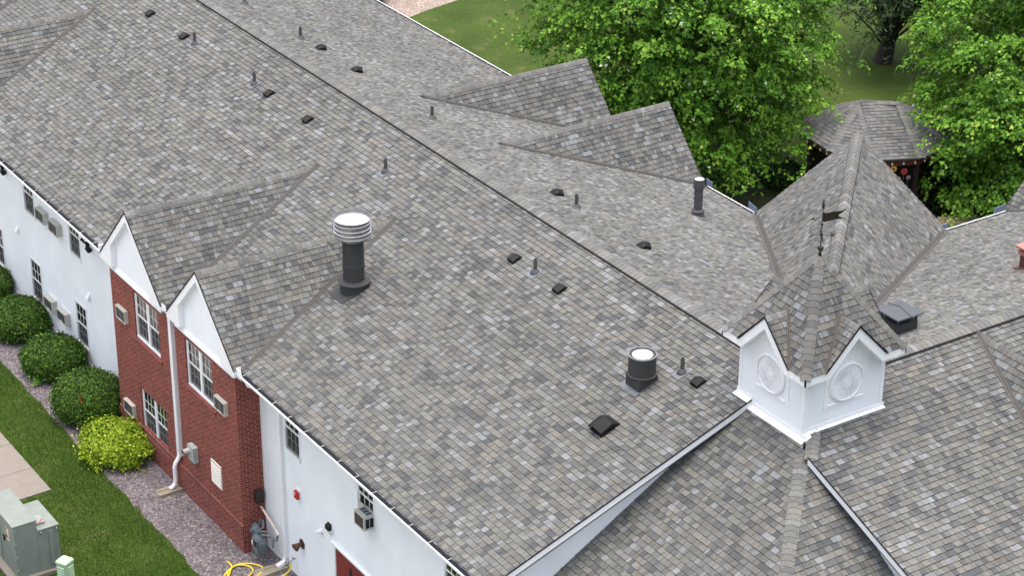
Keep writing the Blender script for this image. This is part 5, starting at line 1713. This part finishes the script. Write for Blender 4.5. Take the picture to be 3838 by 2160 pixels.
# ------------------------------------------------------------------ trees
def tree(name, label, loc, height, crown_c, crown_r, n_spray, per, leaf, cols, m, bark, seed, stems=1, trunk_r=.2, shape=MAPLE, zmin=1.2, droop=.5, young=None, pale=.008, out_bias=.34, group=None, keep_out=None, taper=0.0, extra=()):
    t = thing(name, label, 'tree', loc, group)
    r = np.random.default_rng(seed); rr = random.Random(seed)
    cc = np.array(crown_c); cr = np.array(crown_r)
    # sprays: tips of the branches spread through the crown, most near its outside
    d = unit(r, n_spray * 3)
    k_ = r.random(len(d)) ** out_bias
    lob = np.zeros(len(d))
    fr = r.uniform(1.5, 3.6, (6, 3)); ph = r.uniform(0, 6.28, 6)
    for i in range(6): lob += np.sin(d @ fr[i] + ph[i])
    k_ = k_ * (1 + .06 * lob)
    tips = cc + d * cr * k_[:, None]
    tips[:, :2] = cc[:2] + (tips[:, :2] - cc[:2]) * (1 - taper * np.clip((tips[:, 2:3] - cc[2]) / cr[2], 0, 1))
    ok = tips[:, 2] > zmin
    if keep_out: ok &= ~((np.hypot(tips[:, 0] - keep_out[0], tips[:, 1] - keep_out[1]) < keep_out[2]) & (tips[:, 2] < keep_out[3]))
    tips = tips[ok][:n_spray]; d = d[ok][:n_spray]; k_ = k_[ok][:n_spray]
    if len(extra):
        E_ = np.array(extra, float); tips = np.r_[tips, E_]; de = E_ - cc; de /= np.linalg.norm(de, axis=1, keepdims=True)
        d = np.r_[d, de]; k_ = np.r_[k_, np.ones(len(E_))]
    n = len(tips)
    out = d.copy(); out[:, 2] *= .35; out /= np.linalg.norm(out, axis=1, keepdims=True)
    side = np.cross(out, [0, 0, 1.0]); side /= np.linalg.norm(side, axis=1, keepdims=True) + 1e-9
    scale = r.uniform(.7, 1.35, n)
    N = n * per
    idx = np.repeat(np.arange(n), per)
    TW = 7                       # every spray is a handful of twigs, every twig an umbrella of leaves
    ta = r.normal(0, .4, (n, TW)); tb = r.normal(0, .3, (n, TW)); th = r.normal(0, .09, (n, TW))
    tw = r.integers(0, TW, N)
    la = r.normal(0, .13, N); lb = r.normal(0, .13, N)
    a = ta[idx, tw] + la; b = tb[idx, tw] + lb; h = th[idx, tw] - 1.6 * (la ** 2 + lb ** 2) + r.normal(0, .03, N)
    P = tips[idx] + out[idx] * (a * scale[idx])[:, None] + side[idx] * (b * scale[idx])[:, None]
    P[:, 2] += h - droop * np.clip(a, -.2, 2) ** 2 * 1.1 - .28 * b ** 2
    nn = np.array([0, 0, .75]) + out[idx] * (.35 + 3.2 * la)[:, None] + side[idx] * (3.2 * lb)[:, None] + r.normal(0, .22, (N, 3)); nn /= np.linalg.norm(nn, axis=1, keepdims=True)
    sz = leaf * r.uniform(.7, 1.25, N)
    v = leaf_shapes(P, nn, sz, r, shape)
    cs = np.array(cols)
    tone = r.integers(0, len(cs), n)[idx]; tone = np.where(r.random(N) < .5, tone, r.integers(0, len(cs), N))
    c = cs[tone] * r.uniform(.8, 1.2, (N, 1))
    if young is not None:      # fresh yellow leaves at the spray ends, outside of the crown
        y = (a > .3) & (k_[idx] > .8) & (r.random(N) < .08)
        c[y] = np.array(young) * r.uniform(.8, 1.15, (y.sum(), 1))
    p = r.random(N) < pale     # leaves turned over: pale undersides
    c[p] = np.array(lin((186, 204, 178)))
    tris('crown', v, c, m, t)
    # trunk, limbs and branches reaching into the sprays
    mb = MB()
    base = Vector(loc)
    tops = []
    for s_ in range(stems):
        an = 2 * math.pi * s_ / stems + .6
        off = 0 if stems == 1 else .32
        top = Vector((cc[0] + math.cos(an) * cr[0] * .28 * (stems > 1), cc[1] + math.sin(an) * cr[1] * .28 * (stems > 1), cc[2] + cr[2] * .55))
        b0 = base + V(off * math.cos(an), off * math.sin(an), -.1)
        pts = [b0.lerp(top, f) + V(rr.uniform(-.12, .12), rr.uniform(-.12, .12), 0) * (f > 0) for f in (0, .12, .3, .5, .75, 1)]
        tr = trunk_r * (1 if stems == 1 else .75)
        mb.tube(pts, [tr * 1.5, tr * 1.05, tr * .9, tr * .72, tr * .42, tr * .15], 10)
        tops.append((pts, tr))
    mb.build('trunk', bark, t)
    mb = MB()
    pick = rr.sample(range(n), min(n, 110))
    for i in pick:
        tip = Vector(tips[i])
        pts, tr = min(tops, key=lambda q_: (q_[0][3] - tip).length)
        f = max(.12, min(.9, (tip.z - base.z - 1.0) / (height) * .9))
        k2 = f * (len(pts) - 1); i0 = int(k2); st = pts[i0].lerp(pts[min(i0 + 1, len(pts) - 1)], k2 - i0)
        mid_ = st.lerp(tip, .55) + V(rr.uniform(-.25, .25), rr.uniform(-.25, .25), .35)
        mb.tube([st, st.lerp(mid_, .5) + V(0, 0, .12), mid_, tip], [.055, .042, .028, .01], 6, cap=False)
    mb.build('limb', bark, t)
    return t
MG = [lin(c) for c in ((72, 116, 32), (86, 134, 38), (102, 150, 46), (60, 98, 28), (118, 164, 56))]
YG = lin((160, 186, 78))
tree('maple_tree', 'big many-stemmed maple with bright green crown behind the back gables', (-13.7, 23.3, 0), 13, (-13.7, 23.6, 6.6), (5.25, 5.2, 6.8), 1300, 125, .112, MG, M_LEAF, M_BARK, 51, stems=5, trunk_r=.2, young=YG, zmin=1.0, taper=.2,
     extra=[(-8.6, 24.6, 3.0), (-8.9, 24.9, 3.5), (-9.2, 24.4, 2.6), (-8.3, 24.3, 2.3), (-9.3, 25.0, 4.0), (-8.5, 25.3, 3.6), (-9.6, 23.8, 2.2), (-9.9, 24.0, 3.1), (-9.0, 23.7, 1.8), (-9.4, 23.3, 1.5), (-9.9, 22.8, 1.4)])
tree('maple_tree', 'maple with yellow green shoots at the right edge, hanging over the gazebo', (-4.9, 32.5, 0), 13, (-4.6, 32.4, 4.8), (5.3, 5.3, 7.6), 1250, 125, .112, MG, M_LEAF, M_BARK, 52, stems=3, trunk_r=.22, young=YG, zmin=.9, keep_out=(-7.87, 27.2, 2.7, 3.7), taper=.45,
     extra=[(-5.5, 28.6, 3.0), (-5.8, 29.0, 3.4), (-5.2, 28.2, 2.5), (-5.5, 29.3, 3.6), (-4.9, 28.0, 2.0), (-6.2, 29.3, 3.8), (-5.0, 28.9, 2.8), (-4.6, 28.6, 1.9), (-4.9, 27.6, 1.5), (-5.35, 27.7, 2.0), (-4.4, 28.0, 1.2), (-6.0, 28.5, 3.5)])
WG = [lin(c) for c in ((44, 66, 36), (56, 80, 44), (68, 94, 56), (36, 54, 30))]
tree('walnut_tree', 'dark tree with drooping leaves and thick trunk on the shaded lawn', (-17.4, 36.1, 0), 10, (-16.5, 37.0, 4.9), (3.0, 3.0, 4.4), 520, 60, .26, WG, M_LEAFD, M_BARKD, 53, trunk_r=.27, shape=NEEDLE, zmin=1.5, droop=.9, pale=.004, out_bias=.5)
tree('far_tree', 'shady tree at the top right corner behind the maple', (-13.5, 44.5, 0), 11, (-13.5, 44.5, 6.5), (4.4, 4.4, 5.4), 480, 60, .22, WG, M_LEAFD, M_BARKD, 54, trunk_r=.28, shape=DIAMOND, zmin=1.6, pale=.004)

# ------------------------------------------------------------------ gazebo
GX, GY, GR_, GZ, GT = -7.87, 27.2, 2.5, 2.5, 3.55
t = thing('gazebo', 'ten-sided cedar gazebo with a grey shingle roof between the two maples', 'gazebo', (GX, GY, 0))
apx = [Vector((-8.25, 26.65, GT)), Vector((-7.47, 27.65, GT))]
lat = (apx[1] - apx[0]).normalized()
vs = [Vector((GX + GR_ * math.cos(rad(-43 + 36 * k_)), GY + GR_ * math.sin(rad(-43 + 36 * k_)), GZ)) for k_ in range(10)]
def near(v): return apx[0] if (v - Vector((GX, GY, 0))).dot(lat) < 0 else apx[1]
mb = MB(); cb = MB()
for k_ in range(10):
    a, b = vs[k_], vs[(k_ + 1) % 10]
    na, nb = near(a), near(b)
    poly = [a, b, nb] if na is nb else [a, b, nb, na]
    shingles(mb, a, b - a, poly, 600 + k_, PAL_G, thick=.012, wmul=1.5)
    n1 = (b - a).cross(nb - a)
    c0 = vs[(k_ - 1) % 10]
    n0 = (a - c0).cross(na - c0)
    n1 = n1 if n1.z > 0 else -n1; n0 = n0 if n0.z > 0 else -n0
    caps_between(cb, a, na, n0, n1, w=.15, lift=.01, seed=620 + k_, palette=PAL_G)
caps(cb, apx[0], apx[1], nrm(Vector((lat.y, -lat.x, -.45))), nrm(Vector((-lat.y, lat.x, -.45))), w=.15, lift=.02, seed=640, palette=PAL_G)
gr_ = mb.build('roof', M_SHING, t); cb.build('ridge_cap', M_SHING, gr_)
ctr = Vector((GX, GY, 0))
def inw(v, f, z): return Vector((GX + (v.x - GX) * f, GY + (v.y - GY) * f, z))
mb = MB(); mt = MB()
for k_ in range(10):
    a, b = vs[k_], vs[(k_ + 1) % 10]
    A0, B0 = inw(a, .93, GZ - .1), inw(b, .93, GZ - .1)
    o_ = ((a + b) / 2 - Vector((GX, GY, GZ))); o_.z = 0; o_.normalize()
    mb.prism([A0, B0, B0 + V(0, 0, -.2), A0 + V(0, 0, -.2)], o_ * -.05)
    A1, B1 = inw(a, .995, GZ), inw(b, .995, GZ)
    mt.prism([A1 + V(0, 0, .005), B1 + V(0, 0, .005), B1 - V(0, 0, .04), A1 - V(0, 0, .04)], o_ * .015)
mb.build('eave_beam', M_WOODR, t); mt.build('drip_edge', M_FLASH, t)
for k_ in range(10):
    mb = MB(); p = inw(vs[k_], .9, 0)
    mb.box(p.x - .06, p.x + .06, p.y - .06, p.y + .06, 0.15, GZ - .1); mb.build('post', M_WOODD, t)  # posts darkened: the gazebo's inner shade is put into their colour
for k_ in range(10):
    if k_ == 7: continue
    a, b = inw(vs[k_], .9, 0), inw(vs[(k_ + 1) % 10], .9, 0)
    mb = MB()
    mb.tube([a + V(0, 0, 1.0), b + V(0, 0, 1.0)], .035, 6); mb.tube([a + V(0, 0, .28), b + V(0, 0, .28)], .03, 6)
    for j in range(1, 10):
        p = a.lerp(b, j / 10); mb.box(p.x - .018, p.x + .018, p.y - .018, p.y + .018, .28, 1.0)
    mb.build('railing', M_WOODD, t)
M_GAZSHADE = mat('black_interior_shade', (.012, .011, .011), .9, spec=.1)  # near-black panels added to stand in for the shaded gazebo interior
for k_ in range(10):
    a, b = inw(vs[k_], .86, 0), inw(vs[(k_ + 1) % 10], .86, 0)
    mb = MB(); mb.prism([a + V(0, 0, .16), b + V(0, 0, .16), b + V(0, 0, GZ - .12), a + V(0, 0, GZ - .12)], (b - a).cross(V(0, 0, 1)).normalized() * .01); mb.build('shade_panel', M_GAZSHADE, t)
mb = MB()
mb.prism([inw(v, .94, .02) for v in vs], (0, 0, .14)); mb.build('deck', M_WOODD, t)
# plank skirts beside the opening seen between the roofs
a, b = inw(vs[0], .91, 0), inw(vs[9], .91, 0)
mb = MB(); mb.prism([a.lerp(b, .0) + V(0, 0, 1.2), a.lerp(b, .97) + V(0, 0, 1.2), a.lerp(b, .97) + V(0, 0, GZ - .2), a + V(0, 0, GZ - .2)], V(-.02, .02, 0)); mb.build('plank_panel', M_WOODR, t)
# string lights
mb = MB(); lt = thing('string_lights', 'string of small clear bulbs under the gazebo eave', 'string lights', (GX, GY, 2.3))
for k_ in range(10):
    a, b = inw(vs[k_], .985, GZ - .07), inw(vs[(k_ + 1) % 10], .985, GZ - .07)
    mb.tube([a, a.lerp(b, .5) - V(0, 0, .05), b], .008, 5)
mb.build('cord', M_BLACK, lt)
for k_ in (8, 9, 0, 1):
    a, b = inw(vs[k_], .985, GZ - .07), inw(vs[(k_ + 1) % 10], .985, GZ - .07)
    for f in (.12, .37, .62, .87):
        bm_ = MB(); p = a.lerp(b, f) - V(0, 0, .06 + .08 * f * (1 - f))
        bm_.lathe([(.012, .03), (.018, .01), (.026, -.03), (.02, -.06), (.0001, -.07)], c=tuple(p), n=8)
        bm_.build('bulb', M_STEELTOP, lt)
# flower sign hung in the opening towards the building
a, b = inw(vs[0], .93, 0), inw(vs[1], .93, 0)
sx_ = (b - a).normalized(); so = V(sx_.y, -sx_.x, 0)
sc_ = a.lerp(b, .42) + so * .06 + V(0, 0, .16)
sg = thing('flower_sign', 'hanging metal sign with yellow, red and pink flowers on the gazebo', 'sign', tuple(sc_ + V(0, 0, 1.6)))
FL = [(-.34, .3, .1, (214, 186, 84), (90, 62, 20), 10), (.0, .47, .125, (206, 164, 70), (110, 70, 24), 10), (.36, .36, .125, (190, 70, 66), (150, 50, 50), 10),
      (-.1, .2, .11, (192, 74, 66), (130, 44, 44), 10), (.18, .1, .105, (206, 158, 66), (90, 60, 24), 9), (-.25, .02, .075, (198, 104, 96), (160, 70, 66), 12), (.52, .14, .075, (186, 150, 160), (110, 60, 84), 12)]
fm = {}
for u, z, rr_, c1, c2, np_ in FL:
    ctr_ = sc_ + sx_ * u + V(0, 0, 1.5 + z)
    mb = MB()
    for j in range(np_):
        a0 = 2 * math.pi * j / np_; w_ = math.pi / np_ * .85
        pts = [(0.25, a0 - w_ * .5), (.72, a0 - w_), (1.0, a0), (.72, a0 + w_), (.25, a0 + w_ * .5)]
        mb.prism([ctr_ + (sx_ * math.cos(t_) + V(0, 0, math.sin(t_))) * rr_ * q_ for q_, t_ in pts], so * .012)
    if c1 not in fm: fm[c1] = mat('painted_petal', lin(c1), .5)
    f_ = mb.build('flower', fm[c1], sg)
    mb = MB()
    mb.prism([ctr_ + so * .012 + (sx_ * math.cos(k_ * .785) + V(0, 0, math.sin(k_ * .785))) * rr_ * .3 for k_ in range(8)], so * .015)
    if c2 not in fm: fm[c2] = mat('painted_centre', lin(c2), .5)
    mb.build('flower_centre', fm[c2], f_)
M_SIGN = mat('patina_metal', lin((84, 98, 104)), .55, .3, noise=.2)
mb = MB()
for u, z, rr_, c1, c2, np_ in FL:
    mb.tube([sc_ + sx_ * u + V(0, 0, 1.5 + z - rr_ * .5), sc_ + sx_ * (u * .85 + .03) + V(0, 0, 1.38 + z * .2), sc_ + sx_ * (u * .8) + V(0, 0, 1.24)], .009, 5)
for k_ in range(7):
    u = -.42 + k_ * .14
    mb.prism([sc_ + sx_ * u + V(0, 0, 1.26), sc_ + sx_ * (u + .05) + V(0, 0, 1.36), sc_ + sx_ * (u + .12) + V(0, 0, 1.36), sc_ + sx_ * (u + .06) + V(0, 0, 1.3)], so * .006)
mb.tube([sc_ + sx_ * (-.5 + k_ * .1) + V(0, 0, .98 - .1 * math.sin(math.pi * k_ / 10)) for k_ in range(1, 10)], .012, 6)
mb.build('stems', M_SIGN, sg)
mb = MB()
mb.tube([sc_ + sx_ * -.55 + V(0, 0, 1.23), sc_ + sx_ * .55 + V(0, 0, 1.23)], .012, 6); mb.tube([sc_ + sx_ * -.55 + V(0, 0, 1.03), sc_ + sx_ * .55 + V(0, 0, 1.03)], .012, 6)
rr = random.Random(3)
for k_ in range(22):
    u = -.4 + k_ * .038
    mb.tube([sc_ + sx_ * u + V(0, 0, 1.05), sc_ + sx_ * (u + rr.choice((-.02, 0, .02))) + V(0, 0, 1.2)], .007, 5)
mb.build('lettered_band', M_SIGN, sg)

# wooden planter and stepping stones
t = thing('planter', 'pale slatted wooden planter behind the back gutter, beside the gazebo', 'planter', (-4.25, 27.5, 0))
pd = V(.42, .91, 0).normalized(); pn = V(.91, -.42, 0).normalized()
mb = MB()
for k_ in range(5):
    c0 = V(0, 0, .06 + k_ * .105)
    for s_ in (-1, 1):
        mb.prism([pd * -.5 + pn * (.3 * s_) + c0, pd * .7 + pn * (.3 * s_) + c0, pd * .7 + pn * (.3 * s_) + c0 + V(0, 0, .09), pd * -.5 + pn * (.3 * s_) + c0 + V(0, 0, .09)], pn * (.025 * s_))
    mb.prism([pd * -.5 + pn * -.3 + c0, pd * -.5 + pn * .3 + c0, pd * -.5 + pn * .3 + c0 + V(0, 0, .09), pd * -.5 + pn * -.3 + c0 + V(0, 0, .09)], pd * -.025)
mb.build('side_slats', M_WOODP, t, local=True)
mb = MB()
for k_ in range(6):
    a_ = -.3 + k_ * .102
    mb.prism([pd * -.52 + pn * a_ + V(0, 0, .59), pd * .72 + pn * a_ + V(0, 0, .59), pd * .72 + pn * (a_ + .088) + V(0, 0, .59), pd * -.52 + pn * (a_ + .088) + V(0, 0, .59)], V(0, 0, .025))
mb.build('top_slats', M_WOODP, t, local=True)
def stone(label, x, y, s_, seed, group):
    rr = random.Random(seed); mb = MB()
    k_ = 9; ring = [(s_ * rr.uniform(.85, 1.1) * math.cos(2 * math.pi * i / k_), s_ * rr.uniform(.75, 1.0) * math.sin(2 * math.pi * i / k_)) for i in range(k_)]
    h_ = rr.uniform(.1, .15)
    lo = [V(x + a_, y + b_, 0) for a_, b_ in ring]; hi = [V(x + a_ * .95, y + b_ * .95, h_ * .8) for a_, b_ in ring]; tp = [V(x + a_ * .8, y + b_ * .8, h_) for a_, b_ in ring]
    for A_, B_ in ((lo, hi), (hi, tp)):
        for i in range(k_):
            j = (i + 1) % k_; mb.face([A_[i], A_[j], B_[j], B_[i]])
    mb.face(tp)
    return tag(mb.build('edging_stone', M_STONE), label, 'stone', group)
for i, (x, y) in enumerate(((-6.29, 30.24), (-6.12, 30.05), (-5.95, 29.85), (-5.78, 29.65), (-5.63, 29.45), (-5.47, 29.2), (-5.33, 28.92), (-5.2, 28.68), (-5.1, 28.42), (-5.0, 28.15))):
    stone('brown edging stone in the curved row between gazebo bush and shaded bed', x, y, .15, 700 + i, 'edging stones right of the gazebo')
for i, (x, y) in enumerate(((-12.0, 26.3), (-11.76, 26.1), (-11.52, 25.92), (-11.3, 25.74), (-11.1, 25.55), (-10.93, 25.4), (-10.78, 25.24), (-10.64, 25.05))):
    stone('brown edging stone in the short row under the big maple', x, y, .15, 720 + i, 'edging stones under the big maple')
